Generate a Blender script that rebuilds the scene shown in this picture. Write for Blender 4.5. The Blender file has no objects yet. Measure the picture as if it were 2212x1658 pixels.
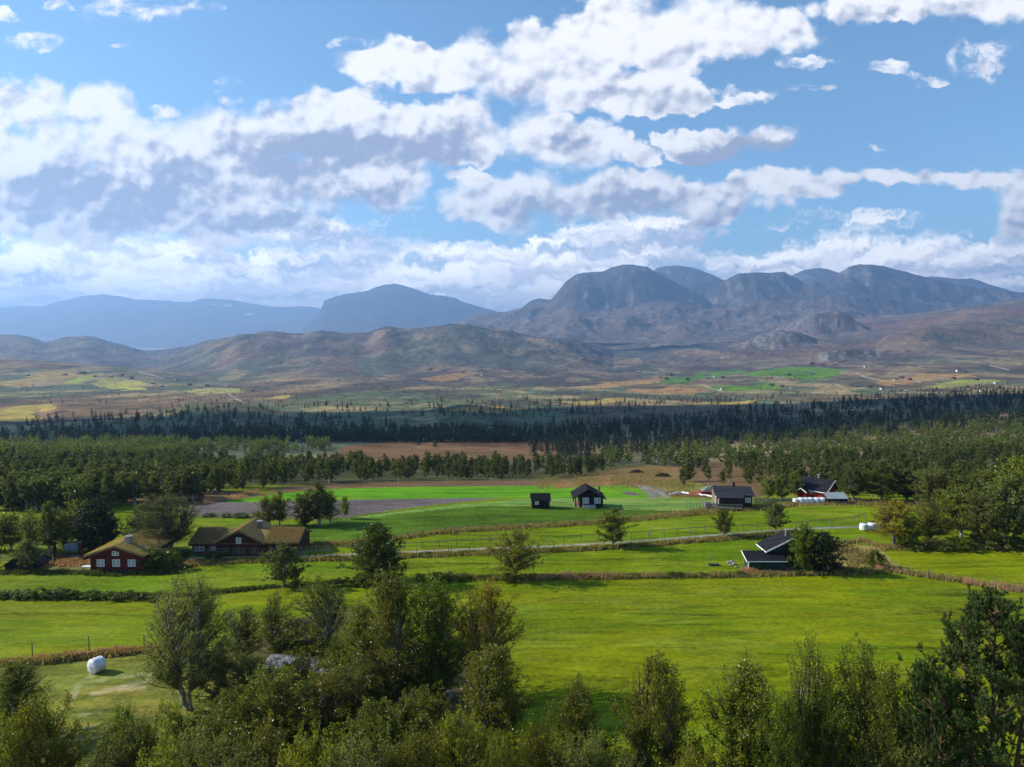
import bpy, math, random
import numpy as np
from mathutils import Vector, Matrix

# ---------------------------------------------------------------- camera, sky, sun, exposure
F = 1534.0; CX, CY = 1106.0, 829.0; TH = math.radians(3.32); HC = 27.2     # the photo measured on a 2212 x 1658 sheet
scene = bpy.context.scene
COL = scene.collection
cam_d = bpy.data.cameras.new('camera'); cam = bpy.data.objects.new('camera', cam_d); COL.objects.link(cam)
cam_d.sensor_width = 36.0; cam_d.lens = 36.0 * F / 2212.0; cam_d.clip_start = 0.5; cam_d.clip_end = 90000.0
cam.location = (0, 0, HC); cam.rotation_euler = (math.radians(90) - TH, 0, 0)
scene.camera = cam
scene.view_settings.view_transform = 'Standard'; scene.view_settings.look = 'None'
scene.view_settings.gamma = 1.0; scene.view_settings.use_curve_mapping = False
scene.view_settings.exposure = 0.70
scene.render.engine = 'CYCLES'
scene.cycles.use_denoising = True
scene.cycles.max_bounces = 6; scene.cycles.diffuse_bounces = 3; scene.cycles.glossy_bounces = 2
scene.cycles.transmission_bounces = 3; scene.cycles.transparent_max_bounces = 6; scene.cycles.volume_bounces = 0

SUN_EL = math.radians(30.0); SUN_AZ = math.radians(-79.0)     # azimuth from +Y towards +X: the sun stands to the left, a little ahead
SUN = Vector((math.sin(SUN_AZ) * math.cos(SUN_EL), math.cos(SUN_AZ) * math.cos(SUN_EL), math.sin(SUN_EL)))
sun_d = bpy.data.lights.new('sun', 'SUN'); sun_d.energy = 5.0; sun_d.angle = math.radians(0.5); sun_d.color = (1.0, 0.92, 0.78)
sun_o = bpy.data.objects.new('sun', sun_d); COL.objects.link(sun_o)
sun_o.rotation_euler = SUN.to_track_quat('Z', 'Y').to_euler()

def tan_of_row(row):
    return np.tan(TH + np.arctan((np.asarray(row, float) - CY) / F))
def row_of(H, Y):
    return CY + F * np.tan(np.arctan(np.asarray(H, float) / Y) - TH)

class NT:
    """small node-tree writer"""
    def __init__(s, tree): s.t = tree; s.n = tree.nodes; s.l = tree.links
    def put(s, a, sock):
        if a is None: return
        if hasattr(a, 'is_output'): s.l.new(a, sock)
        else:
            try: sock.default_value = a
            except Exception: sock.default_value = (a, a, a)
    def node(s, kind, **kw):
        n = s.n.new(kind)
        for k, v in kw.items(): setattr(n, k, v)
        return n
    def m(s, op, a, b=None, c=None, clamp=False):
        n = s.n.new('ShaderNodeMath'); n.operation = op; n.use_clamp = clamp
        s.put(a, n.inputs[0]); s.put(b, n.inputs[1]); s.put(c, n.inputs[2]); return n.outputs[0]
    def v(s, op, a, b=None, c=None):
        n = s.n.new('ShaderNodeVectorMath'); n.operation = op
        s.put(a, n.inputs[0]); s.put(b, n.inputs[1]); s.put(c, n.inputs[2])
        return n.outputs['Value'] if op in ('DOT_PRODUCT', 'LENGTH', 'DISTANCE') else n.outputs[0]
    def noise(s, vec, scale, detail=4, rough=0.55, dist=0.0, col=False, dim='3D', lac=2.0):
        n = s.n.new('ShaderNodeTexNoise'); n.noise_dimensions = dim
        s.put(vec, n.inputs['Vector']); n.inputs['Scale'].default_value = scale
        n.inputs['Detail'].default_value = detail; n.inputs['Roughness'].default_value = rough
        n.inputs['Distortion'].default_value = dist; n.inputs['Lacunarity'].default_value = lac
        return n.outputs['Color'] if col else n.outputs['Fac']
    def ramp(s, fac, a, b, lo=0.0, hi=1.0, smooth=True):
        n = s.n.new('ShaderNodeMapRange'); n.interpolation_type = 'SMOOTHSTEP' if smooth else 'LINEAR'
        s.put(fac, n.inputs['Value']); n.inputs['From Min'].default_value = a; n.inputs['From Max'].default_value = b
        n.inputs['To Min'].default_value = lo; n.inputs['To Max'].default_value = hi; return n.outputs[0]
    def mix(s, fac, a, b, blend='MIX'):
        n = s.n.new('ShaderNodeMix'); n.data_type = 'RGBA'; n.blend_type = blend
        s.put(fac, n.inputs[0]); s.put(a, n.inputs[6]); s.put(b, n.inputs[7]); return n.outputs[2]

def C4(c): return (c[0], c[1], c[2], 1.0)

# clouds: soft ellipses in the direction of view (u = x/y, v = z/y), broken up by noise
CLOUDS = [  # px, py, rx, ry up, ry down
 (870,128,135,60,55),(1040,150,220,85,60),(1200,120,170,70,70),(1260,185,270,60,62),(1440,208,220,32,38),(1575,210,130,15,17),
 (1310,60,120,75,85),(1450,62,190,85,88),(1600,75,160,62,55),(1690,75,70,35,32),
 (1960,8,200,50,40),(2130,5,190,50,52),(2105,112,62,46,50),(2150,128,62,48,58),
 (1560,300,120,50,44),(1640,300,80,34,30),(1500,322,75,28,22),
 (1180,285,110,62,72),(1255,305,85,62,60),(1375,338,48,30,28),(1430,298,30,18,18),
 (60,230,170,66,90),(205,222,72,50,60),(60,340,330,120,110),(330,330,260,82,110),(520,290,210,88,120),(700,280,260,86,100),(880,285,190,72,80),(1000,318,125,55,45),
 (130,440,420,120,90),(420,440,280,130,100),(780,405,145,80,72),(590,380,150,80,90),
 (1090,425,165,62,90),(1290,425,240,62,70),(1490,425,210,56,55),(1700,400,170,34,34),(1900,392,190,26,22),
 (2130,382,100,26,24),(2195,430,70,80,110),(1020,385,90,20,16),
 (487,178,50,24,26),(505,205,40,20,14),(350,238,44,15,14),(80,82,66,28,20),(330,18,130,40,34),(258,96,34,10,9),(1912,148,30,20,20),(1975,166,55,12,11),
 (765,86,55,16,14),(1735,138,62,12,11),(1750,199,70,8,9),(820,196,34,14,14),(150,10,30,18,14),(20,26,34,16,14),(1905,322,28,12,12)]

GREYS = [  # the shaded undersides: px, py, rx, ry, depth
 (760,320,300,52,1.0),(940,330,130,40,0.8),(640,375,120,75,0.8),(330,355,190,50,0.6),(250,420,330,75,0.8),(60,265,120,25,0.5),(90,450,160,40,0.7),(790,450,120,35,0.7),(840,400,70,30,0.4),
 (600,490,230,32,0.9),(1215,320,80,40,0.6),(1265,335,55,25,0.4),(1570,322,135,34,1.1),(1540,290,60,30,0.5),(1330,452,300,45,0.75),(1150,478,130,35,0.6),(1580,440,120,30,0.6),(1060,190,240,22,0.35),(1300,205,240,28,0.4),(1480,125,200,30,0.25),
 (1950,32,190,20,0.5),(2140,145,40,18,0.3),(2190,480,60,35,0.4),(1800,418,200,14,0.3)]

def build_world():
    w = bpy.data.worlds.new('World'); scene.world = w; w.use_nodes = True
    N = NT(w.node_tree); w.node_tree.nodes.clear()
    sky = N.node('ShaderNodeTexSky', sky_type='NISHITA', sun_disc=False, sun_elevation=SUN_EL, sun_rotation=SUN_AZ % (2*math.pi),
                 altitude=900.0, air_density=1.0, dust_density=0.25, ozone_density=2.6)
    skyc = N.mix(1.0, sky.outputs[0], (0.94, 1.16, 1.17, 1), 'MULTIPLY')
    gen = N.node('ShaderNodeTexCoord').outputs['Generated']
    d = N.v('NORMALIZE', gen)
    sx = N.node('ShaderNodeSeparateXYZ'); N.put(d, sx.inputs[0])
    yy = N.m('MAXIMUM', N.m('ABSOLUTE', sx.outputs[1]), 0.12)
    u = N.m('DIVIDE', sx.outputs[0], yy); v = N.m('DIVIDE', sx.outputs[2], yy)
    cb = N.node('ShaderNodeCombineXYZ'); N.put(u, cb.inputs[0]); N.put(v, cb.inputs[1]); uv = cb.outputs[0]
    ct, st = math.cos(TH), math.sin(TH)
    def duv(px, py):
        a, b = (px - CX) / F, (CY - py) / F
        yv = ct + b * st; return a / yv, (-st + b * ct) / yv
    # wispy warp of the outline
    w1 = N.v('SUBTRACT', N.noise(uv, 7.0, 2, 0.5, col=True), (0.5, 0.5, 0.5))
    w2 = N.v('SUBTRACT', N.noise(uv, 30.0, 4, 0.62, col=True), (0.5, 0.5, 0.5))
    warp = N.v('ADD', N.v('MULTIPLY', w1, (0.10, 0.055, 0)), N.v('MULTIPLY', w2, (0.045, 0.034, 0)))
    def field(off):
        p = N.v('ADD', N.v('ADD', uv, (off[0], off[1], 0)), warp)
        acc = None
        for (px, py, rx, ru, rd) in CLOUDS:
            cu, cv = duv(px, py); kx, ku, kd = F / rx, F / ru, F / rd
            a = N.v('MULTIPLY_ADD', p, (kx, ku, 0), (-cu * kx, -cv * ku, 0))
            b = N.v('MULTIPLY_ADD', p, (kx, -kd, 0), (-cu * kx, cv * kd, 0))
            e = N.v('LENGTH', N.v('MAXIMUM', a, b))
            acc = e if acc is None else N.m('MINIMUM', acc, e)
        return N.m('SUBTRACT', 1.0, acc)
    f0 = field((0, 0))
    wg = N.v('ADD', N.v('ADD', uv, N.v('MULTIPLY', w1, (0.12, 0.07, 0))), N.v('MULTIPLY', w2, (0.07, 0.06, 0)))
    dark = None
    for (px, py, rx, ry, k) in GREYS:
        cu, cv = duv(px, py); kx, ky = F / (rx * 1.35), F / (ry * 1.45)
        e = N.m('MULTIPLY', N.m('SUBTRACT', 1.0, N.v('LENGTH', N.v('MULTIPLY_ADD', wg, (kx, ky, 0), (-cu * kx, -cv * ky, 0)))), k)
        dark = N.m('MAXIMUM', e, 0.0) if dark is None else N.m('MAXIMUM', dark, e)
    def puff(off, sc, vec=None):
        p = N.v('ADD', N.v('ADD', uv if vec is None else vec, off), N.v('MULTIPLY', w2, (0.022, 0.022, 0)) if vec is None else (0, 0, 0))
        def vor(k):
            n = N.node('ShaderNodeTexVoronoi', feature='SMOOTH_F1', voronoi_dimensions='2D')
            n.inputs['Scale'].default_value = k; n.inputs['Smoothness'].default_value = 0.6; N.put(p, n.inputs['Vector'])
            return n.outputs['Distance']
        return N.m('SUBTRACT', 1.0, N.m('ADD', N.m('MULTIPLY', vor(sc), 0.75), N.m('MULTIPLY', vor(sc * 2.6), 0.4)))
    L = (-0.005, 0.010, 0)
    uvs = N.v('MULTIPLY', uv, (1.0, 1.35, 1.0))
    nA = N.noise(uvs, 8.0, 10, 0.57); nF = N.noise(uvs, 46.0, 6, 0.62)
    pA = puff((0, 0, 0), 19.0); pB = puff(L, 19.0)
    nS = N.noise(uvs, 13.0, 5, 0.52); nT = N.noise(N.v('ADD', uvs, (-0.009, 0.017, 0)), 13.0, 5, 0.52)
    nU = N.noise(N.v('ADD', uvs, (3.3, 1.7, 0)), 5.0, 7, 0.55)
    shape = N.m('ADD', N.m('MULTIPLY', N.m('SUBTRACT', nA, 0.5), 1.7), N.m('ADD', N.m('MULTIPLY', N.m('SUBTRACT', nF, 0.5), 0.20), N.m('MULTIPLY', N.m('SUBTRACT', pA, 0.42), 0.50)))
    D = N.m('ADD', f0, shape)
    soft = N.ramp(N.noise(uv, 5.0, 2, 0.5), 0.35, 0.65, 0.20, 0.62)
    alpha = N.ramp(N.m('DIVIDE', N.m('SUBTRACT', D, 0.02), soft), 0.0, 1.0)
    thin = None
    for (px, py, rx, ry) in [(500, 190, 75, 50), (350, 238, 60, 30), (80, 75, 110, 60), (280, 20, 230, 60), (258, 96, 60, 24), (1950, 155, 130, 40), (765, 86, 70, 26), (1740, 138, 90, 26), (1750, 199, 100, 24), (1905, 322, 60, 30), (820, 196, 50, 24), (2130, 125, 80, 70)]:
        cu, cv = duv(px, py); kx, ky = F / rx, F / ry
        e = N.m('SUBTRACT', 1.0, N.v('LENGTH', N.v('MULTIPLY_ADD', uv, (kx, ky, 0), (-cu * kx, -cv * ky, 0))))
        thin = e if thin is None else N.m('MAXIMUM', thin, e)
    wisp = N.ramp(N.noise(N.v('ADD', N.v('MULTIPLY', uv, (1, 1.6, 1)), N.v('MULTIPLY', w1, (0.08, 0.05, 0))), 22.0, 8, 0.68), 0.40, 0.64)
    tf = N.ramp(thin, 0.0, 0.25)
    alpha = N.m('MULTIPLY', alpha, N.m('ADD', N.m('SUBTRACT', 1.0, tf), N.m('MULTIPLY', tf, wisp)))
    nD = N.noise(wg, 9.0, 9, 0.60)
    lit = N.m('MULTIPLY', N.m('SUBTRACT', pA, pB), 1.1)
    lit = N.m('ADD', lit, N.m('MULTIPLY', N.m('SUBTRACT', nS, nT), 2.3))
    lit = N.m('ADD', lit, N.m('MULTIPLY', N.m('SUBTRACT', nU, 0.5), 0.9))
    lit = N.m('ADD', lit, N.m('MULTIPLY', N.ramp(D, 0.5, 0.05), 0.10))
    lit = N.m('SUBTRACT', N.m('ADD', lit, 0.86), N.m('MULTIPLY', N.ramp(N.m('ADD', dark, N.m('MULTIPLY', N.m('SUBTRACT', nD, 0.5), 0.55)), -0.02, 0.80), 0.92))
    # the low bank: seen at a slant, so it is squeezed towards the horizon
    vv = N.m('ADD', v, 0.30)
    cb2 = N.node('ShaderNodeCombineXYZ'); N.put(N.m('DIVIDE', u, vv), cb2.inputs[0]); N.put(N.m('DIVIDE', 1.0, vv), cb2.inputs[1])
    pc = cb2.outputs[0]
    bw = N.v('ADD', N.v('MULTIPLY', pc, (2.1, 2.6, 0)), N.v('MULTIPLY', w2, (0.75, 0.75, 0)))
    bA = N.noise(bw, 1.0, 8, 0.58); bB = N.noise(N.v('ADD', bw, (-0.06, -0.13, 0)), 1.0, 8, 0.58)
    qA = puff((0, 0, 0), 1.9, bw); qB = puff((-0.08, -0.12, 0), 1.9, bw)
    cov = N.ramp(v, 0.06, 0.235, 0.62, -0.50, smooth=False)
    DB = N.m('ADD', cov, N.m('ADD', N.m('MULTIPLY', N.m('SUBTRACT', bA, 0.47), 2.0), N.m('MULTIPLY', N.m('SUBTRACT', qA, 0.45), 0.4)))
    alB = N.ramp(DB, 0.0, 0.34)
    litB = N.m('ADD', N.m('MULTIPLY', N.m('SUBTRACT', bA, bB), 3.0), N.m('MULTIPLY', N.m('SUBTRACT', qA, qB), 0.6))
    litB = N.m('ADD', N.m('ADD', litB, 0.48), N.m('MULTIPLY', N.m('SUBTRACT', N.noise(bw, 0.55, 6, 0.55), 0.5), 1.9))
    white = (0.93, 0.92, 0.93, 1); grey = (0.31, 0.35, 0.47, 1)
    def tone(x, a, b):
        t = N.ramp(x, a, b)
        return N.mix(t, grey, white)
    cB = N.mix(1.0, tone(litB, 0.0, 0.95), (1.0, 0.965, 0.90, 1), 'MULTIPLY'); cA = tone(lit, 0.0, 1.0)

    bgS = N.node('ShaderNodeBackground'); N.put(skyc, bgS.inputs[0]); bgS.inputs[1].default_value = SKY_K
    bgB = N.node('ShaderNodeBackground'); N.put(cB, bgB.inputs[0]); N.put(N.ramp(v, 0.05, 0.24, CLOUD_K * 2.3, CLOUD_K * 1.15, smooth=False), bgB.inputs[1])
    bgA = N.node('ShaderNodeBackground'); N.put(cA, bgA.inputs[0]); bgA.inputs[1].default_value = CLOUD_K
    up = N.ramp(sx.outputs[2], -0.02, 0.0)
    m1 = N.node('ShaderNodeMixShader'); N.put(N.m('MULTIPLY', N.m('MULTIPLY', alB, up), 0.96), m1.inputs[0]); N.l.new(bgS.outputs[0], m1.inputs[1]); N.l.new(bgB.outputs[0], m1.inputs[2])
    m2 = N.node('ShaderNodeMixShader'); N.put(N.m('MULTIPLY', N.m('MULTIPLY', alpha, up), 0.97), m2.inputs[0]); N.l.new(m1.outputs[0], m2.inputs[1]); N.l.new(bgA.outputs[0], m2.inputs[2])
    out = N.node('ShaderNodeOutputWorld'); N.l.new(m2.outputs[0], out.inputs[0])
    w.cycles.sampling_method = 'MANUAL'; w.cycles.sample_map_resolution = 512
SKY_K = 0.10; CLOUD_K = 0.82
build_world()

# ---------------------------------------------------------------- numpy helpers
def _hash(ix, iy, seed):
    h = (ix.astype(np.int64) * 374761393 + iy.astype(np.int64) * 668265263 + seed * 974634777) & 0xffffffff
    h = ((h ^ (h >> 13)) * 1274126177) & 0xffffffff
    h = h ^ (h >> 16)
    return (h & 0xffffff) / float(0xffffff)
def vnoise(x, y, seed=0):
    x = np.asarray(x, float); y = np.asarray(y, float)
    ix = np.floor(x); iy = np.floor(y); fx = x - ix; fy = y - iy
    fx = fx * fx * fx * (fx * (fx * 6 - 15) + 10); fy = fy * fy * fy * (fy * (fy * 6 - 15) + 10)
    a = _hash(ix, iy, seed); b = _hash(ix + 1, iy, seed); c = _hash(ix, iy + 1, seed); d = _hash(ix + 1, iy + 1, seed)
    return (a * (1 - fx) + b * fx) * (1 - fy) + (c * (1 - fx) + d * fx) * fy
def fbm(x, y, seed=0, octs=5, gain=0.5, ridged=False):
    s = 0.0; amp = 1.0; tot = 0.0
    ca, sa = math.cos(0.6), math.sin(0.6)
    for o in range(octs):
        n = vnoise(x, y, seed + o * 17)
        if ridged: n = 1 - np.abs(2 * n - 1)
        s = s + n * amp; tot += amp; amp *= gain
        x, y = (x * ca - y * sa) * 2.03 + 5.1, (x * sa + y * ca) * 2.03 + 1.7
    return s / tot
def sstep(x, a, b):
    t = np.clip((x - a) / (b - a), 0, 1); return t * t * (3 - 2 * t)
def in_poly(px, py, poly):
    c = np.zeros(px.shape, bool); n = len(poly); j = n - 1
    for i in range(n):
        xi, yi = poly[i]; xj, yj = poly[j]
        if yi != yj:
            c ^= ((yi > py) != (yj > py)) & (px < (xj - xi) * (py - yi) / (yj - yi) + xi)
        j = i
    return c
def seg_dist(px, py, line, ky=1.0):
    """distance in sheet pixels to a polyline; ky stretches the vertical so bands keep their look on slanting ground"""
    best = np.full(px.shape, 1e9)
    for (x0, y0), (x1, y1) in zip(line[:-1], line[1:]):
        dx, dy = x1 - x0, (y1 - y0) * ky; L2 = dx * dx + dy * dy + 1e-9
        t = np.clip(((px - x0) * dx + (py - y0) * ky * dy) / L2, 0, 1)
        best = np.minimum(best, np.hypot(px - x0 - t * dx, (py - y0) * ky - t * dy))
    return best

def mesh_np(name, V, Fs, mats, attrs=None, smooth=False, face_mat=None):
    """V (n,3); Fs list of int arrays (m,k)"""
    me = bpy.data.meshes.new(name)
    V = np.ascontiguousarray(V, dtype=np.float32)
    Fs = [f for f in Fs if len(f)]
    loops = np.concatenate([f.ravel() for f in Fs]).astype(np.int32)
    tot = np.concatenate([np.full(len(f), f.shape[1], np.int32) for f in Fs])
    start = np.concatenate([[0], np.cumsum(tot)[:-1]]).astype(np.int32)
    me.vertices.add(len(V)); me.vertices.foreach_set('co', V.ravel())
    me.loops.add(len(loops)); me.loops.foreach_set('vertex_index', loops)
    me.polygons.add(len(tot)); me.polygons.foreach_set('loop_start', start); me.polygons.foreach_set('loop_total', tot)
    if face_mat is not None: me.polygons.foreach_set('material_index', face_mat.astype(np.int32))
    me.polygons.foreach_set('use_smooth', np.full(len(tot), smooth))
    for k, a in (attrs or {}).items():
        a = np.asarray(a, np.float32)
        if a.ndim == 1:
            at = me.attributes.new(k, 'FLOAT', 'POINT'); at.data.foreach_set('value', a)
        else:
            c = np.ones((len(V), 4), np.float32); c[:, :3] = a
            at = me.attributes.new(k, 'FLOAT_COLOR', 'POINT'); at.data.foreach_set('color', c.ravel())
    for m in (mats if isinstance(mats, (list, tuple)) else [mats]): me.materials.append(m)
    me.update(calc_edges=True)
    return me

def obj(name, me, parent=None, loc=(0, 0, 0), rz=0.0, sc=None):
    o = bpy.data.objects.new(name, me); COL.objects.link(o)
    if parent is not None: o.parent = parent
    o.location = loc; o.rotation_euler = (0, 0, rz)
    if sc is not None: o.scale = sc
    return o
def tag(o, label=None, cat=None, group=None, kind=None):
    if label: o['label'] = label
    if cat: o['category'] = cat
    if group: o['group'] = group
    if kind: o['kind'] = kind
    return o
def thing(name, label, cat, loc=(0, 0, 0), rz=0.0, group=None):
    return tag(obj(name, None, None, loc, rz), label, cat, group)
def copy_tree(o, parent=None):
    c = o.copy(); COL.objects.link(c)
    if parent is not None: c.parent = parent
    for ch in KIDS.get(o.name, ()): copy_tree(ch, c)
    return c
KIDS = {}

class MB:
    """collects boxes, prisms and bars into one mesh"""
    def __init__(s): s.V = []; s.F = []
    def add(s, pts, faces):
        b = len(s.V); s.V += [tuple(p) for p in pts]; s.F += [tuple(b + i for i in f) for f in faces]; return s
    def box(s, x0, x1, y0, y1, z0, z1):
        return s.add([(x0,y0,z0),(x1,y0,z0),(x1,y1,z0),(x0,y1,z0),(x0,y0,z1),(x1,y0,z1),(x1,y1,z1),(x0,y1,z1)],
                     [(0,3,2,1),(4,5,6,7),(0,1,5,4),(1,2,6,5),(2,3,7,6),(3,0,4,7)])
    def slab(s, a, b, c, d, t):
        """thick sheet on four corner points, thickness t along its normal (downwards)"""
        a, b, c, d = map(Vector, (a, b, c, d)); n = (b - a).cross(d - a).normalized() * t
        return s.add([a, b, c, d, a - n, b - n, c - n, d - n], [(0,1,2,3),(7,6,5,4),(0,4,5,1),(1,5,6,2),(2,6,7,3),(3,7,4,0)])
    def bar(s, p, q, w, h=None):
        p, q = Vector(p), Vector(q); h = h or w; d = (q - p).normalized()
        up = Vector((0, 0, 1)) if abs(d.z) < 0.95 else Vector((0, 1, 0))
        x = d.cross(up).normalized() * w / 2; z = x.cross(d).normalized() * h / 2
        return s.add([p-x-z, p+x-z, p+x+z, p-x+z, q-x-z, q+x-z, q+x+z, q-x+z], [(0,3,2,1),(4,5,6,7),(0,1,5,4),(1,2,6,5),(2,3,7,6),(3,0,4,7)])
    def prism(s, poly, y0, y1):
        """polygon in x,z pulled along y"""
        n = len(poly)
        return s.add([(x, y0, z) for x, z in poly] + [(x, y1, z) for x, z in poly],
                     [tuple(range(n)), tuple(range(2*n-1, n-1, -1))] + [(i, n+i, n+(i+1) % n, (i+1) % n) for i in range(n)])
    def cyl(s, c, r, h, n=16, r2=None):
        r2 = r if r2 is None else r2; x, y, z = c
        P = [(x+r*math.cos(2*math.pi*i/n), y+r*math.sin(2*math.pi*i/n), z) for i in range(n)] + [(x+r2*math.cos(2*math.pi*i/n), y+r2*math.sin(2*math.pi*i/n), z+h) for i in range(n)]
        return s.add(P, [tuple(range(n-1, -1, -1)), tuple(range(n, 2*n))] + [(i, (i+1) % n, n+(i+1) % n, n+i) for i in range(n)])
    def build(s, name, mat, parent=None, smooth=False, loc=(0,0,0), rz=0.0):
        me = bpy.data.meshes.new(name); me.from_pydata(s.V, [], s.F); me.materials.append(mat); me.update()
        if smooth: me.polygons.foreach_set('use_smooth', [True]*len(me.polygons))
        o = obj(name, me, parent, loc, rz)
        return o

# ---------------------------------------------------------------- materials
def mat(name, fn):
    m = bpy.data.materials.new(name); m.use_nodes = True; m.node_tree.nodes.clear(); N = NT(m.node_tree)
    out = N.node('ShaderNodeOutputMaterial'); sh = fn(N); N.l.new(sh, out.inputs[0]); return m
def pbr(N, col, rough=0.8, spec=0.3, bump=None, bstr=0.3, bdist=0.05, metal=0.0):
    p = N.node('ShaderNodeBsdfPrincipled'); N.put(col, p.inputs['Base Color']); N.put(rough, p.inputs['Roughness'])
    p.inputs['Specular IOR Level'].default_value = spec; p.inputs['Metallic'].default_value = metal
    if bump is not None:
        b = N.node('ShaderNodeBump'); b.inputs['Strength'].default_value = bstr; b.inputs['Distance'].default_value = bdist
        N.put(bump, b.inputs['Height']); N.l.new(b.outputs[0], p.inputs['Normal'])
    return p.outputs[0]
def ocoord(N): return N.node('ShaderNodeTexCoord').outputs['Object']
def attr(N, name, out='Fac'):
    a = N.node('ShaderNodeAttribute'); a.attribute_name = name; return a.outputs[out]

def m_plain(name, c, rough=0.8, spec=0.3, var=0.25, scale=3.0, metal=0.0, stretch=(1, 1, 1), bstr=0.2):
    def fn(N):
        co = N.v('MULTIPLY', ocoord(N), stretch); n = N.noise(co, scale, 5, 0.6)
        k = N.ramp(n, 0.25, 0.75, 1 - var, 1 + var, smooth=False)
        return pbr(N, N.mix(1.0, C4(c), k, 'MULTIPLY'), rough, spec, n, bstr, 0.03, metal)
    return mat(name, fn)
def m_boards(name, c, w=0.18, axis=0, var=0.3, rough=0.85, spec=0.25):
    """boards side by side along one axis with a groove between them"""
    def fn(N):
        co = ocoord(N); s = N.node('ShaderNodeSeparateXYZ'); N.put(co, s.inputs[0])
        a = N.m('ADD', s.outputs[0], s.outputs[1]) if axis == 0 else s.outputs[2]
        t = N.m('DIVIDE', a, w); fr = N.m('FRACT', t); idx = N.m('FLOOR', t)
        groove = N.ramp(N.m('ABSOLUTE', N.m('SUBTRACT', fr, 0.5)), 0.40, 0.49, 0.0, 1.0)
        wn = N.node('ShaderNodeTexWhiteNoise', noise_dimensions='1D'); N.put(idx, wn.inputs['W'])
        k = N.ramp(wn.outputs[0], 0, 1, 1 - var, 1 + var, smooth=False)
        n = N.noise(N.v('MULTIPLY', co, (6, 6, 1.2) if axis == 0 else (1.2, 1.2, 8)), 2.0, 4, 0.6)
        c1 = N.mix(1.0, C4(c), k, 'MULTIPLY'); c1 = N.mix(1.0, c1, N.ramp(n, 0.3, 0.7, 0.75, 1.2, smooth=False), 'MULTIPLY')
        c1 = N.mix(groove, c1, C4([x * 0.25 for x in c]))
        return pbr(N, c1, rough, spec, N.m('SUBTRACT', N.m('MULTIPLY', n, 0.3), groove), 0.5, 0.03)
    return mat(name, fn)
def m_leaf(name, cols, rough=0.45, trans=0.38, spec=0.26):
    """leaves: colour by the per-leaf value, partly letting light through"""
    def fn(N):
        r = attr(N, 'rnd'); cr = N.node('ShaderNodeValToRGB'); N.put(r, cr.inputs[0]); e = cr.color_ramp.elements
        e[0].position = cols[0][0]; e[0].color = C4(cols[0][1]); e[1].position = cols[-1][0]; e[1].color = C4(cols[-1][1])
        for p, c in cols[1:-1]:
            k = e.new(p); k.color = C4(c)
        oi = N.node('ShaderNodeObjectInfo').outputs['Random']
        col = N.mix(1.0, cr.outputs[0], N.ramp(oi, 0, 1, 0.72, 1.35, smooth=False), 'MULTIPLY')
        p = pbr(N, col, rough, spec)
        tr = N.node('ShaderNodeBsdfTranslucent'); N.put(N.mix(1.0, col, (1.5, 1.55, 0.75, 1), 'MULTIPLY'), tr.inputs[0])
        mx = N.node('ShaderNodeMixShader'); mx.inputs[0].default_value = trans; N.l.new(p, mx.inputs[1]); N.l.new(tr.outputs[0], mx.inputs[2])
        return mx.outputs[0]
    return mat(name, fn)
def m_bark(name, birch=True):
    def fn(N):
        co = ocoord(N); r = attr(N, 'rad')
        n = N.noise(N.v('MULTIPLY', co, (3, 3, 9)), 2.2, 4, 0.65)
        dark = (0.035, 0.028, 0.022, 1)
        if birch:
            light = N.mix(N.ramp(n, 0.5, 0.62), (0.34, 0.32, 0.30, 1), dark)
            col = N.mix(N.ramp(r, 0.02, 0.06), (0.05, 0.038, 0.03, 1), light)
        else:
            col = N.mix(n, dark, (0.16, 0.085, 0.045, 1))
        return pbr(N, col, 0.85, 0.2, n, 0.4, 0.02)
    return mat(name, fn)

G = dict(
 birch=[(0.0,(0.060,0.078,0.008)),(0.35,(0.120,0.145,0.012)),(0.7,(0.195,0.210,0.022)),(0.93,(0.26,0.26,0.05)),(1.0,(0.45,0.26,0.02))],
 grey=[(0.0,(0.065,0.078,0.016)),(0.5,(0.125,0.140,0.030)),(1.0,(0.21,0.21,0.065))],
 lush=[(0.0,(0.045,0.070,0.006)),(0.5,(0.090,0.125,0.009)),(1.0,(0.155,0.185,0.016))],
 yellow=[(0.0,(0.09,0.09,0.008)),(0.5,(0.20,0.165,0.01)),(1.0,(0.40,0.26,0.015))],
 autumn=[(0.0,(0.065,0.080,0.009)),(0.5,(0.14,0.145,0.013)),(1.0,(0.27,0.21,0.02))],
 dark=[(0.0,(0.010,0.022,0.006)),(0.5,(0.018,0.036,0.009)),(1.0,(0.035,0.058,0.012))],
 pine=[(0.0,(0.016,0.036,0.006)),(0.5,(0.036,0.070,0.010)),(1.0,(0.085,0.125,0.018))],
 spruce=[(0.0,(0.008,0.018,0.008)),(0.5,(0.013,0.028,0.010)),(1.0,(0.026,0.045,0.014))],
 wood=[(0.0,(0.052,0.070,0.016)),(0.5,(0.098,0.120,0.025)),(1.0,(0.165,0.180,0.042))],
)
ML = {k: m_leaf(k + '_leaves', v, trans=0.15 if k in ('spruce', 'pine', 'dark') else 0.42, rough=0.36 if k in ('birch','lush','autumn') else 0.6) for k, v in G.items()}
BIRCH_BARK = m_bark('birch_bark'); DARK_BARK = m_bark('pine_bark', False)
def m_blades(name, cols, trans=0.3): return m_leaf(name, cols, 0.7, trans, 0.15)
M_GRASS = m_blades('verge_grass', [(0,(0.09,0.10,0.02)),(0.35,(0.18,0.16,0.045)),(0.7,(0.32,0.24,0.10)),(1,(0.50,0.38,0.20))])
M_GREENW = m_blades('green_weeds', [(0,(0.03,0.05,0.010)),(0.5,(0.06,0.085,0.014)),(1,(0.17,0.16,0.05))])
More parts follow.
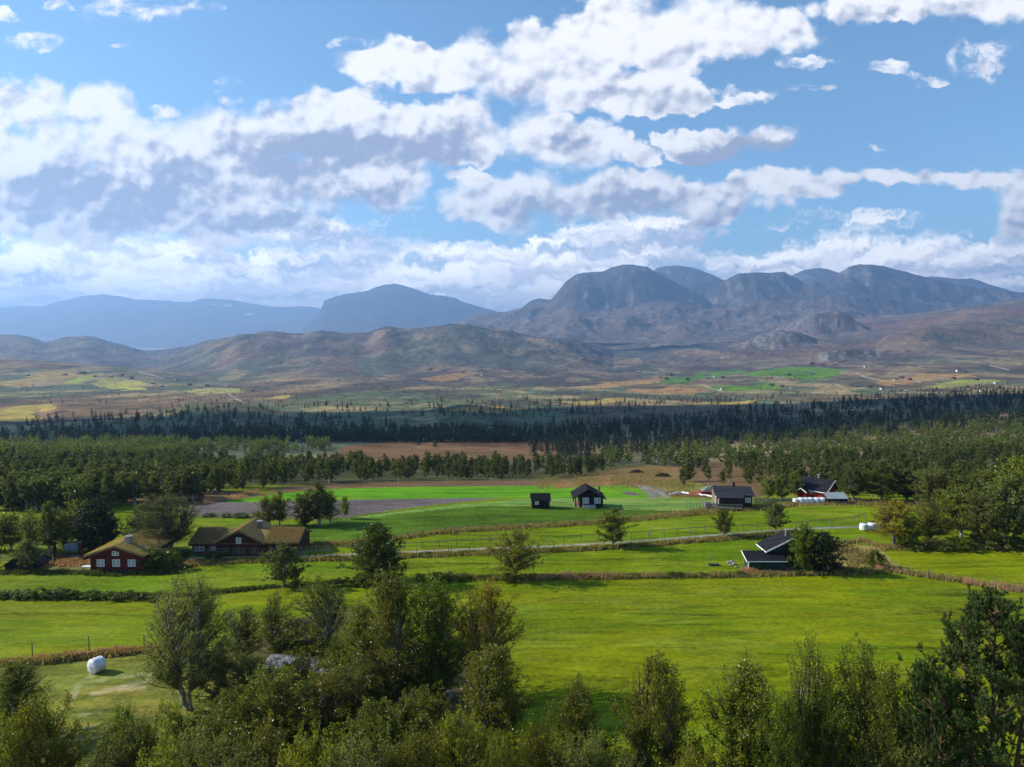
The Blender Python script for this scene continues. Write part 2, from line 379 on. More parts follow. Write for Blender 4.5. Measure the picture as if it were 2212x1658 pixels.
M_FIRE = m_blades('fireweed', [(0,(0.14,0.11,0.045)),(0.5,(0.34,0.19,0.12)),(1,(0.50,0.32,0.21))])
M_SOD = m_blades('sod_grass', [(0,(0.20,0.21,0.035)),(0.5,(0.42,0.34,0.10)),(1,(0.68,0.49,0.22))])
M_SODD = m_blades('sod_grass_brown', [(0,(0.17,0.15,0.05)),(0.4,(0.30,0.21,0.11)),(1,(0.46,0.32,0.20))])

# ---------------------------------------------------------------- the lie of the land
KY = [20, 44, 66, 94, 110, 132, 149, 176, 204, 253, 330, 460, 620, 800, 1050, 1400, 1800, 2700, 4200, 6200, 8400, 12000]
KX = [-150, 550, 1106, 1660, 2000, 2330]
KR = np.array([
 [2800,1658,1400,1250,1180,1120,1085,1056,1034,1012,985,960,938,915,885,860,845,822,800,775,765,765],
 [2800,1658,1400,1250,1180,1120,1085,1062,1044,1022,995,965,938,915,888,862,848,825,805,780,770,770],
 [2800,1658,1400,1250,1180,1120,1083,1068,1050,1033,1008,972,940,915,890,865,850,828,800,768,755,750],
 [2800,1658,1400,1250,1180,1120,1085,1062,1042,1020,1000,965,938,912,888,862,846,812,770,735,712,700],
 [2800,1658,1400,1250,1180,1120,1083,1058,1036,1008,978,938,908,885,868,850,830,790,740,688,672,690],
 [2800,1658,1400,1250,1180,1120,1080,1050,1026,995,960,918,888,865,850,838,822,774,716,616,640,668]], float)
_gy = np.linspace(math.log(20), math.log(12000), 440); _gx = np.linspace(-500, 2700, 161)
_A = np.array([np.interp(_gy, np.log(KY), r) for r in KR])
def _sm(a, n, ax):
    k = np.hanning(2 * n + 3)[1:-1]; k /= k.sum()
    p = [(0, 0), (0, 0)]; p[ax] = (n, n); b = np.pad(a, p, mode='edge')
    return np.apply_along_axis(lambda r: np.convolve(r, k, mode='valid'), ax, b)
_H = np.array([np.exp(_gy) * tan_of_row(r) for r in _A])
_H = _sm(_H, 12, 1)
_H = np.array([np.interp(_gx, KX, _H[:, j]) for j in range(len(_gy))]).T
_H = _sm(_H, 12, 0)
def _grid(c, Y):
    fx = np.clip((c - _gx[0]) / (_gx[1] - _gx[0]), 0, len(_gx) - 1.001); fy = np.clip((np.log(np.maximum(Y, 20)) - _gy[0]) / (_gy[1] - _gy[0]), 0, len(_gy) - 1.001)
    i = fx.astype(int); j = fy.astype(int); fx = fx - i; fy = fy - j
    return (_H[i, j] * (1 - fx) + _H[i + 1, j] * fx) * (1 - fy) + (_H[i, j + 1] * (1 - fx) + _H[i + 1, j + 1] * fx) * fy
BUMPS = [  # name, distance, front width, back width, skyline
 ('mid', 5200, 1500, 1400, [(300,800),(400,775),(452,752),(485,741),(515,723),(544,725),(567,719),(594,718),(627,726),(660,726),(686,716),(716,725),(775,726),(802,722),(828,711),(848,711),(874,718),(930,712),(977,706),(1013,707),(1079,717),(1145,729),(1244,737),(1300,760),(1400,800)]),
 ('left', 7000, 1500, 1300, [(-300,730),(0,726),(50,725),(76,729),(96,741),(139,733),(198,728),(231,739),(281,752),(313,762),(380,758),(429,752),(480,752),(600,775)]),
 ('farmhill', 2900, 620, 800, [(-300,776),(0,777),(66,779),(132,784),(231,790),(330,802),(429,822),(478,835),(600,850)]),
 ('crag', 6000, 360, 700, [(1640,735),(1680,712),(1720,695),(1765,678),(1803,673),(1830,680),(1860,700),(1900,715)]),
 ('crag', 4900, 300, 600, [(1580,760),(1610,738),(1640,724),(1680,719),(1725,727),(1760,742),(1800,760)]),
 ('crag', 3500, 220, 400, [(1740,790),(1780,768),(1830,757),(1880,764),(1930,785)]),
 ('rib', 4000, 380, 700, [(1880,745),(1950,722),(2010,705),(2080,712),(2160,722),(2260,722)]),
 ('knoll', 1000, 130, 160, [(20,905),(76,893),(115,876),(200,877),(280,880),(313,877),(350,882),(396,867),(445,872),(495,872),(560,885),(640,900)]),
 ('knoll', 930, 90, 120, [(900,912),(938,890),(987,877),(1020,877),(1053,882),(1103,893),(1150,905)]),
 ('knoll', 560, 60, 80, [(880,955),(930,944),(1000,944),(1060,952)]),
]
def land(x, Y):
    """height of the ground at x, Y (camera at 0, 0)"""
    x = np.asarray(x, float); Y = np.asarray(Y, float); Yc = np.maximum(Y, 20.0)
    c = CX + F * x / Yc
    c = CX + (c - CX) * np.clip(Y / 20.0, 0.0, 1.0)
    z0 = HC - _grid(c, Yc)
    z0 = np.where(Y < 44, z0 + 0, z0)
    z = z0.copy()
    for i, (nm, Yk, wf, wb, sil) in enumerate(BUMPS):
        sx = [s[0] for s in sil]; sy = [s[1] for s in sil]
        cc_ = np.arange(sx[0] - 60, sx[-1] + 60, 1.0); kk_ = np.hanning(25 if nm == 'crag' else 61); kk_ /= kk_.sum(); m_ = len(kk_) // 2
        ss_ = np.convolve(np.pad(np.interp(cc_, sx, sy), m_, mode='edge'), kk_, mode='valid'); rk = np.interp(c, cc_, ss_)
        zk = HC - Yk * tan_of_row(rk); zb = HC - _grid(c, np.full_like(c, Yk))
        edge = sstep(c, sx[0], sx[0] + 40) * (1 - sstep(c, sx[-1] - 40, sx[-1])) if sx[0] > 0 else (1 - sstep(c, sx[-1] - 40, sx[-1]))
        Yw = Yc
        g = np.where(Yw < Yk, np.exp(-((Yw - Yk) / wf) ** 2), np.exp(-((Yw - Yk) / wb) ** 2))
        if nm == 'crag': g = np.where(Yw < Yk, sstep(Yw, Yk - wf, Yk - wf * 0.15), g)
        z = z + np.maximum(0, zk - zb) * edge * g
    # the field rolls a little; the country further off is hummocky
    a = sstep(Yc, 40, 130) * 0.45
    z = z + (fbm(x / 23.0, Y / 23.0, 3, 3) - 0.5) * a
    far = sstep(Yc, 380, 900)
    z = z + far * (fbm(x / 260.0, Y / 260.0, 11, 5) - 0.5) * np.clip(Yc / 1100.0, 0.3, 2.4) * 9.0
    z = z + sstep(Yc, 2200, 4800) * (fbm(x / 520.0, Y / 900.0, 21, 7, 0.56, ridged=True) - 0.6) * 75.0
    # the pasture bank in front of the plough land: steeper towards the camera
    ce = np.exp(-(((c - 1000) / 330.0) ** 2)); z = z + ce * 1.1 * np.exp(-((Yc - 146) / 13.0) ** 2)
    return z
GRID = {}
def landq(x, Y):
    """ground height read back from the finished sheet"""
    ux, ys, Z = GRID['g']; x = np.atleast_1d(np.asarray(x, float)); Y = np.atleast_1d(np.asarray(Y, float)); u = x / Y
    i = np.clip(np.searchsorted(ux, u) - 1, 0, len(ux) - 2); j = np.clip(np.searchsorted(ys, Y) - 1, 0, len(ys) - 2)
    a = np.clip((u - ux[i]) / (ux[i + 1] - ux[i]), 0, 1); b = np.clip((Y - ys[j]) / (ys[j + 1] - ys[j]), 0, 1)
    return (Z[j, i] * (1 - a) + Z[j, i + 1] * a) * (1 - b) + (Z[j + 1, i] * (1 - a) + Z[j + 1, i + 1] * a) * b
def hit(px, row):
    """where the line of sight through a sheet pixel meets the ground"""
    ux, ys, Z = GRID['g']; px = np.atleast_1d(np.asarray(px, float)); row = np.atleast_1d(np.asarray(row, float))
    a = (px - CX) / F; b = (CY - row) / F; ct, st = math.cos(TH), math.sin(TH)
    dy = ct + b * st; u = a / dy; uz = (-st + b * ct) / dy; res = np.empty(len(px)); k0 = int(np.searchsorted(ys, 33.0)); yy = ys[k0:]
    for s0 in range(0, len(px), 500):
        s = slice(s0, s0 + 500); i = np.clip(np.searchsorted(ux, u[s]) - 1, 0, len(ux) - 2); w = (u[s] - ux[i]) / (ux[i + 1] - ux[i])
        d = (HC + uz[s][:, None] * yy[None]) - (Z[k0:, i].T * (1 - w)[:, None] + Z[k0:, i + 1].T * w[:, None])
        neg = d < 0; j = np.where(neg.any(1), neg.argmax(1), len(yy) - 1); j = np.maximum(j, 1); n = np.arange(len(j))
        d0, d1 = d[n, j - 1], d[n, j]; f = np.clip(d0 / (d0 - d1 + 1e-12), 0, 1); res[s] = yy[j - 1] + f * (yy[j] - yy[j - 1])
    return u * res, res, landq(u * res, res)
def G1(px, row):
    x, Y, z = hit(px, row); return float(x[0]), float(Y[0]), float(z[0])
def project(x, Y, z):
    ct, st = math.cos(TH), math.sin(TH); w = Y * ct - (z - HC) * st; up = Y * st + (z - HC) * ct
    return CX + F * x / w, CY - F * up / w
def on_line(px, Y): return (px - CX) / F * Y          # close enough sideways for scattering

# ---------------------------------------------------------------- ground: one sheet, colour of each plot of land as an attribute
LIME = (0.158, 0.188, 0.002); LIME2 = (0.136, 0.190, 0.002); DEEP = (0.070, 0.135, 0.008); PALE = (0.175, 0.270, 0.055)
SOIL = (0.130, 0.108, 0.105); HEATH = (0.150, 0.095, 0.045); OCHRE = (0.27, 0.19, 0.075); OLIVE = (0.165, 0.158, 0.026)
GRAVEL = (0.20, 0.185, 0.17); MUD = (0.06, 0.05, 0.025)
PLOTS = [  # colour, polygon on the sheet
 (LIME2, [(640,1212),(1100,1190),(1500,1168),(1800,1150),(1950,1150),(1930,1235),(1600,1243),(1100,1248),(640,1262),(0,1300),(0,1236),(400,1236)]),
 (LIME2, [(430,1180),(650,1190),(900,1165),(1100,1142),(1330,1130),(1650,1102),(1730,1093),(1985,1093),(1985,1135),(1700,1140),(1560,1152),(1350,1165),(1060,1178),(760,1192),(430,1200)]),
 (DEEP, [(430,1118),(740,1118),(900,1098),(1200,1090),(1440,1085),(1560,1080),(1720,1078),(1720,1090),(1450,1112),(1320,1126),(1100,1140),(950,1150),(850,1164),(650,1178),(640,1146),(430,1146)]),
 (LIME2, [(400,1118),(640,1118),(700,1122),(660,1140),(400,1144)]),
 (LIME2, [(0,1120),(260,1120),(430,1135),(300,1170),(0,1190)]),
 (PALE, [(735,1124),(850,1106),(1000,1089),(1140,1078),(1300,1074),(1430,1076),(1545,1080),(1545,1092),(1480,1104),(1330,1100),(1180,1094),(1050,1093),(900,1106)]),
 (SOIL, [(405,1094),(440,1086),(520,1082),(760,1080),(960,1077),(1085,1076),(1010,1084),(900,1095),(820,1106),(745,1119),(620,1117),(410,1113)]),
 ((0.10,0.275,0.004), [(478,1086),(520,1078),(600,1068),(700,1057),(900,1052),(1120,1050),(1340,1049),(1385,1056),(1410,1066),(1400,1076),(1180,1077),(1085,1076),(960,1077),(760,1080),(620,1083)]),
 (HEATH, [(0,1045),(480,1060),(560,1066),(620,1064),(480,1084),(400,1098),(300,1090),(0,1090)]),
 (HEATH, [(560,1056),(700,1046),(900,1040),(1140,1037),(1340,1030),(1500,1000),(1760,1000),(1760,1040),(1640,1075),(1540,1078),(1410,1070),(1385,1056),(1340,1049),(900,1052),(700,1057),(610,1064)]),
 ((0.20,0.125,0.05), [(1150,1050),(1230,1036),(1310,1018),(1400,1006),(1480,1010),(1500,1040),(1440,1056),(1385,1052),(1340,1048)]),
 ((0.22,0.19,0.04), [(1400,1040),(1480,1038),(1530,1050),(1530,1064),(1430,1062)]),
 (LIME2, [(1545,1080),(1640,1076),(1730,1076),(1730,1088),(1560,1096)]),
 (LIME, [(1912,1186),(2300,1176),(2300,1282),(2212,1276),(2100,1255),(1980,1232),(1925,1208)]),
 (OCHRE, [(1790,1176),(1900,1180),(1925,1210),(1960,1232),(1800,1238),(1740,1240)]),
 (OLIVE, [(-60,1442),(180,1424),(330,1409),(480,1404),(600,1440),(640,1700),(-60,1700)]),
 ((0.10,0.085,0.028), [(500,1395),(620,1340),(760,1310),(830,1360),(1000,1400),(1075,1500),(1050,1600),(1200,1700),(480,1700)]),
 ((0.16,0.15,0.045), [(60,1225),(200,1220),(200,1236),(60,1240)]),
 (GRAVEL, [(1375,1049),(1405,1050),(1440,1060),(1432,1074),(1405,1078),(1395,1066)]),
 ((0.15,0.14,0.12), [(1412,1066),(1422,1062),(1430,1070),(1416,1075)]),
 (SOIL, [(1340,1062),(1372,1064),(1385,1071),(1355,1070)]),
]
FARPLOTS = [
 ((0.090,0.180,0.030), [(1415,828),(1480,812),(1560,801),(1592,797),(1610,803),(1540,818),(1470,829)]),
 ((0.100,0.200,0.022), [(1600,808),(1660,797),(1740,791),(1835,799),(1815,812),(1750,822),(1690,816),(1640,815)]),
 ((0.110,0.200,0.025), [(1525,840),(1580,834),(1650,829),(1700,830),(1690,838),(1620,845),(1560,846)]),
 ((0.24,0.24,0.06), [(1980,836),(2060,824),(2120,818),(2180,822),(2100,831),(2030,840)]),
 ((0.30,0.22,0.08), [(0,832),(60,818),(110,806),(180,806),(190,815),(110,826),(40,838)]),
 ((0.26,0.28,0.06), [(145,828),(175,816),(215,812),(200,824),(160,832)]),
 ((0.24,0.24,0.07), [(195,830),(240,818),(270,818),(262,830),(220,838)]),
 ((0.34,0.32,0.07), [(230,838),(262,826),(300,824),(330,832),(300,840),(250,842)]),
 ((0.30,0.28,0.09), [(400,846),(440,836),(500,838),(530,842),(500,850),(430,852)]),
 ((0.42,0.30,0.09), [(575,862),(590,852),(625,852),(612,862)]),
 ((0.36,0.28,0.07), [(-20,908),(10,886),(70,872),(110,870),(120,882),(60,895),(100,905),(60,912)]),
 ((0.28,0.27,0.06), [(-20,1012),(120,1000),(330,985),(440,990),(300,1006),(90,1024),(-20,1030)]),
 ((0.15,0.085,0.04), [(690,1000),(740,965),(860,952),(1060,950),(1230,952),(1290,962),(1200,985),(1000,1000)]),
 ((0.32,0.20,0.06), [(960,888),(1000,880),(1060,876),(1150,884),(1060,892)]),
 ((0.35,0.26,0.08), [(1200,868),(1290,862),(1380,860),(1360,868),(1250,874)]),
 ((0.38,0.28,0.08), [(1480,872),(1560,866),(1640,864),(1600,872),(1520,878)]),
 ((0.30,0.17,0.08), [(1350,842),(1450,836),(1540,842),(1500,852),(1400,852)]),
 ((0.33,0.21,0.09), [(1190,838),(1330,826),(1440,818),(1420,826),(1300,840)]),
 ((0.30,0.18,0.08), [(900,818),(1010,804),(1040,804),(1020,814),(940,824)]),
 ((0.34,0.21,0.09), [(1880,828),(1990,812),(2060,806),(2100,812),(1990,826),(1910,832)]),
]
M5X = [s for s in BUMPS if s[0] == 'crag']

def ground_albedo(x, Y, z):
    px, py = project(x, Y, z)
    n = len(x)
    col = np.empty((n, 3))
    j1 = (fbm(x / 6.0, Y / 6.0, 31, 3) - 0.5); near = Y < 330
    # default near land: the wide hay meadow; default far land: heath, bog and willow scrub in long bands
    col[:] = LIME
    b1 = fbm(x / 300.0, Y / 900.0 + 0.4 * x / 900, 41, 6, 0.6); b2 = fbm(x / 120.0, Y / 260.0, 43, 6, 0.62); b3 = fbm(x / 900.0, Y / 1500.0, 47, 4)
    heath = np.array((0.165, 0.112, 0.068)); scrub = np.array((0.100, 0.128, 0.066)); straw = np.array((0.34, 0.25, 0.12)); dk = np.array((0.075, 0.072, 0.048)); redh = np.array((0.20, 0.075, 0.045))
    w = sstep(b1 * 0.6 + b2 * 0.4, 0.44, 0.56)[:, None]
    fc = heath * (1 - w) + scrub * w
    w = sstep(b2, 0.54, 0.66)[:, None] * 0.8; fc = fc * (1 - w) + straw * w
    w = sstep(b2 + 0.3 * (b3 - 0.5), 0.47, 0.36)[:, None]; fc = fc * (1 - w) + dk * w
    w = sstep(Y, 1200, 3800)[:, None] * 0.8; fc = fc * (1 - w) + (fc * np.array((0.85, 0.80, 1.05)) * 0.45 + np.array((0.046, 0.043, 0.048))) * w  # distance haze mixed into the far colours as a bluish tint
    hi = (sstep(Y, 3000, 4600) * sstep(px, 1300, 1900) * sstep(b3 + 0.5 * b2, 0.68, 0.85))[:, None]; fc = fc * (1 - hi * 0.3) + redh * hi * 0.3
    wd = sstep(Y, 230, 330)[:, None]
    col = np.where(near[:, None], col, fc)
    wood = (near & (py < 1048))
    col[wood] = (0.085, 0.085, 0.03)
    jx = px + j1 * 5 + sstep(py, 1300, 1420) * j1 * 70; jy = py + j1 * 1.6 + sstep(py, 1300, 1420) * j1 * 25 + (vnoise(px / 3.0, py / 3.0, 5) - 0.5) * 1.2
    nr = Y < 360
    for c, poly in PLOTS:
        k = nr & in_poly(jx, jy, poly); col[k] = c
    fr = Y > 300
    jx = px + (b2 - 0.5) * 60; jy = py + (b2 - 0.5) * 12
    for c, poly in FARPLOTS:
        k = fr & in_poly(jx, jy, poly); col[k] = np.array(c) * (0.8 + 0.4 * b1[k][:, None])
    def band(line, w, c, ky=3.0, lo=0.0, sel=nr, soft=0.4):
        d = seg_dist(px, py, line, ky); f = (1 - sstep(d, w * (1 - soft), w * (1 + soft)))[:, None] * sel[:, None]
        col[:] = col * (1 - f) + np.array(c) * f
    for ln in VERGES: band(ln, 9, (0.105, 0.10, 0.03))
    band(ROAD, 5.0, (0.34, 0.295, 0.265), 3.0, soft=0.35)
    band(TRACK, 6, (0.26, 0.235, 0.21), 2.5)
    band([(70,1210),(140,1204),(215,1203)], 12, (0.40,0.35,0.33), 3.0)
    for ln in FARROADS: band(ln, 1.1, (0.42, 0.37, 0.32), 1.5, sel=fr)
    # hay left lying in rows, bottom left
    hay = (fbm(x / 1.1, Y / 1.1, 77, 3) * 0.5 + 0.5 * fbm(x / 5.0, Y / 2.2, 78, 2))
    o_ = in_poly(px, py, PLOTS[15][1]) & nr; t = (sstep(hay, 0.42, 0.62) * o_)[:, None] * 0.55; col = col * (1 - t) + np.array((0.27, 0.21, 0.05)) * t
    t = (sstep(fbm(x / 2.6, Y / 1.6, 79, 4), 0.48, 0.62) * o_)[:, None] * 0.6; col = col * (1 - t) + np.array((0.085, 0.12, 0.012)) * t
    for ln in HAYROWS:
        d = seg_dist(px, py, ln, 2.0); f = ((1 - sstep(d, 3, 13)) * sstep(hay, 0.40, 0.58) * 0.85 * nr)[:, None]; col[:] = col * (1 - f) + np.array((0.38, 0.31, 0.16)) * f
    # worn yellow tints across the grass
    g = nr & (col[:, 1] > 0.15)
    t = sstep(fbm(x / 9.0, Y / 4.0, 51, 5, 0.6), 0.50, 0.68)[:, None] * 0.28; col = np.where(g[:, None], col * (1 - t) + np.array((0.24, 0.27, 0.03)) * t, col)
    t = sstep(fbm(x / 17.0, Y / 5.0, 55, 5, 0.6), 0.50, 0.60)[:, None] * 0.55; col = np.where(g[:, None], col * (1 - t) + col * np.array((0.62, 0.86, 0.8)) * t, col)
    # tracks and lodged grass in the big meadow
    for ln, wd_, k in [([(1010,1392),(1180,1364),(1400,1345),(1640,1330),(1860,1325),(2080,1322)], 5, 0.66), ([(1100,1314),(1240,1292),(1400,1283),(1560,1279)], 4, 0.76), ([(1130,1440),(1260,1452),(1420,1458),(1520,1446)], 6, 0.74), ([(1180,1400),(1400,1386),(1700,1392)], 3, 0.8), ([(1560,1408),(1760,1396),(1960,1402)], 3.5, 0.76), ([(1240,1302),(1500,1294),(1800,1290),(2100,1296)], 2, 1.25), ([(0,1356),(160,1350),(320,1362)], 3, 0.82), ([(30,1380),(200,1372),(330,1376)], 3, 1.2),
                       ([(1140,1078),(1000,1092),(860,1112),(760,1130)], 4, 1.25), ([(760,1160),(900,1136),(1050,1118)], 3, 0.7), ([(700,1152),(860,1130),(1000,1112)], 3, 0.75), ([(880,1150),(1060,1126),(1240,1112)], 2.5, 1.3), ([(700,1168),(760,1150),(840,1136)], 2.5, 1.35)]:
        d = seg_dist(px, py + (fbm(x / 7.0, Y / 3.0, 91, 4) - 0.5) * 16, ln, 3.0); f = ((1 - sstep(d, 0, wd_ * 2.6)) * nr * sstep(fbm(x / 5.0, Y / 2.0, 92, 3), 0.30, 0.62))[:, None]; col[:] = col * (1 + (k - 1) * f)
    # bare rock on the crags
    for nm, Yk, wf, wb, sil in M5X:
        k = (Y > Yk - wf) & (Y < Yk + 10) & (px > sil[0][0] + 20) & (px < sil[-1][0] - 30)
        cr = fbm(px[k] / 7.0, py[k] / 7.0, 8, 4, 0.65); r = sstep(cr + 0.5 * (b2[k] - 0.5), 0.46, 0.62)[:, None]
        col[k] = col[k] * (1 - r * 0.9) + np.array((0.20, 0.19, 0.20)) * r * 0.9
    return col

ROAD = [(395,1206),(450,1205),(560,1204),(640,1202),(760,1198),(900,1192),(1060,1185),(1200,1180),(1350,1171),(1450,1164),(1540,1157),(1620,1150),(1750,1142),(1860,1138)]
TRACK = [(1385,1052),(1410,1058),(1428,1066),(1440,1074)]
FARROADS = [[(490,841),(492,849),(500,856),(512,863),(528,870)],[(300,802),(330,812),(352,818)],[(1520,832),(1530,837),(1545,842),(1560,846)],[(1850,806),(1870,816),(1900,820)],[(2140,790),(2180,800)],[(1085,1010),(1090,1006)]]
HAYROWS = [[(120,1560),(150,1520),(170,1480),(200,1460)],[(180,1478),(260,1462),(330,1455)],[(200,1500),(280,1480),(340,1466)],[(260,1490),(310,1486)],[(150,1600),(230,1590)],[(130,1625),(220,1618)],[(180,1545),(210,1540)],[(140,1650),(220,1648)],[(190,1570),(230,1566)]]
VERGES = [
 [(0,1437),(100,1431),(180,1422),(260,1414),(330,1408),(400,1402)],
 [(-20,1292),(120,1290),(240,1290),(360,1290),(480,1280),(640,1264),(740,1258)],
 [(980,1250),(1100,1250),(1250,1248),(1420,1246),(1560,1245),(1700,1241),(1860,1238),(1930,1234)],
 [(1930,1234),(2010,1246),(2090,1258),(2150,1268),(2240,1282)],
 [(-20,1238),(100,1238),(200,1238),(300,1237),(390,1232)],
 [(390,1232),(420,1219),(520,1213),(640,1211),(760,1208),(900,1202),(1060,1195),(1200,1191),(1350,1182),(1450,1174),(1620,1160),(1720,1152)],
 [(650,1182),(760,1174),(850,1166),(950,1150),(1100,1141),(1200,1135),(1320,1128),(1390,1119),(1450,1112),(1560,1104),(1650,1098),(1730,1090),(1850,1087),(1990,1091)],
 [(405,1116),(480,1117),(620,1119),(700,1120)],
 [(1800,1176),(1860,1168),(1910,1184),(2010,1186),(2220,1184)],
]
def ground_sheet():
    # polar sheet: fine near, coarse far, wider than the view on both sides
    ux = np.concatenate([np.linspace(-6, -1.15, 30), np.linspace(-1.1, -0.78, 50), np.linspace(-0.775, 0.775, 1180), np.linspace(0.78, 1.1, 50), np.linspace(1.15, 6, 30)])
    ys = [2.0, 5.0, 9.0, 14.0, 20.0, 26.0, 31.0]
    y = 34.0
    while y < 12300: ys.append(y); y *= 1.0046 if y < 420 else (1.0062 if y < 2600 else 1.009)
    ys = np.array(ys); X, Yg = np.meshgrid(ux, ys); X = X * Yg
    # behind and beside the camera the sheet goes on as a plain strip
    n, m = X.shape
    x = X.ravel(); Yf = Yg.ravel(); z = land(x, Yf); GRID['g'] = (ux, ys, z.reshape(n, m))
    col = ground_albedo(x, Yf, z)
    V = np.stack([x, Yf, z], 1)
    i = np.arange(n * m).reshape(n, m); q = np.stack([i[:-1, :-1], i[:-1, 1:], i[1:, 1:], i[1:, :-1]], -1).reshape(-1, 4)
    # strip behind the camera
    zb = float(land(np.array([0.0]), np.array([2.0]))[0])
    b = len(V); V = np.vstack([V, [(-400, -400, zb), (400, -400, zb), (V[m - 1][0], 1.99, zb), (V[0][0], 1.99, zb)]]); col = np.vstack([col, np.tile(OLIVE, (4, 1))])
    def fn(N):
        co = ocoord(N); base = attr(N, 'albedo', 'Color')
        sp = N.node('ShaderNodeSeparateXYZ'); N.put(co, sp.inputs[0]); dist = sp.outputs[1]
        n1 = N.noise(N.v('MULTIPLY', co, (1, 1, 1)), 1.6, 6, 0.7)          # tufts
        n2 = N.noise(N.v('MULTIPLY', co, (0.22, 0.7, 0.35)), 0.6, 7, 0.68)      # drifts
        n3 = N.noise(co, 0.035, 8, 0.66)                             # hummocks and scrub far off
        far = N.ramp(dist, 220, 520)
        n4 = N.noise(N.v('MULTIPLY', co, (0.035, 0.42, 0)), 1.0, 7, 0.72, dist=0.6)
        n5 = N.noise(co, 0.045, 5, 0.6)
        streak = N.ramp(n4, 0.50, 0.66, 0.0, -0.45)
        patch = N.ramp(n5, 0.35, 0.65, -0.14, 0.14, smooth=False)
        kn = N.m('ADD', N.m('ADD', streak, patch), N.m('ADD', N.ramp(n1, 0.25, 0.75, -0.38, 0.38, smooth=False), N.ramp(n2, 0.3, 0.7, -0.30, 0.30, smooth=False)))
        kf = N.ramp(n3, 0.30, 0.70, -0.60, 0.60, smooth=False)
        k = N.m('ADD', 1.0, N.m('ADD', N.m('MULTIPLY', kn, N.m('SUBTRACT', 1.0, far)), N.m('MULTIPLY', kf, far)))
        c = N.mix(1.0, base, k, 'MULTIPLY')
        hgt = N.m('ADD', N.m('MULTIPLY', N.m('ADD', n1, N.m('MULTIPLY', n2, 1.6)), N.m('SUBTRACT', 1.0, far)), N.m('MULTIPLY', n3, N.m('MULTIPLY', far, 22.0)))
        p = pbr(N, c, 0.9, 0.05, hgt, 0.6, 0.22)
        return p
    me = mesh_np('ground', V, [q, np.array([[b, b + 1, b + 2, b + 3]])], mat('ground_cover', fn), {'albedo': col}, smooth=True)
    tag(obj('ground', me), None, None, None, 'structure')
ground_sheet()

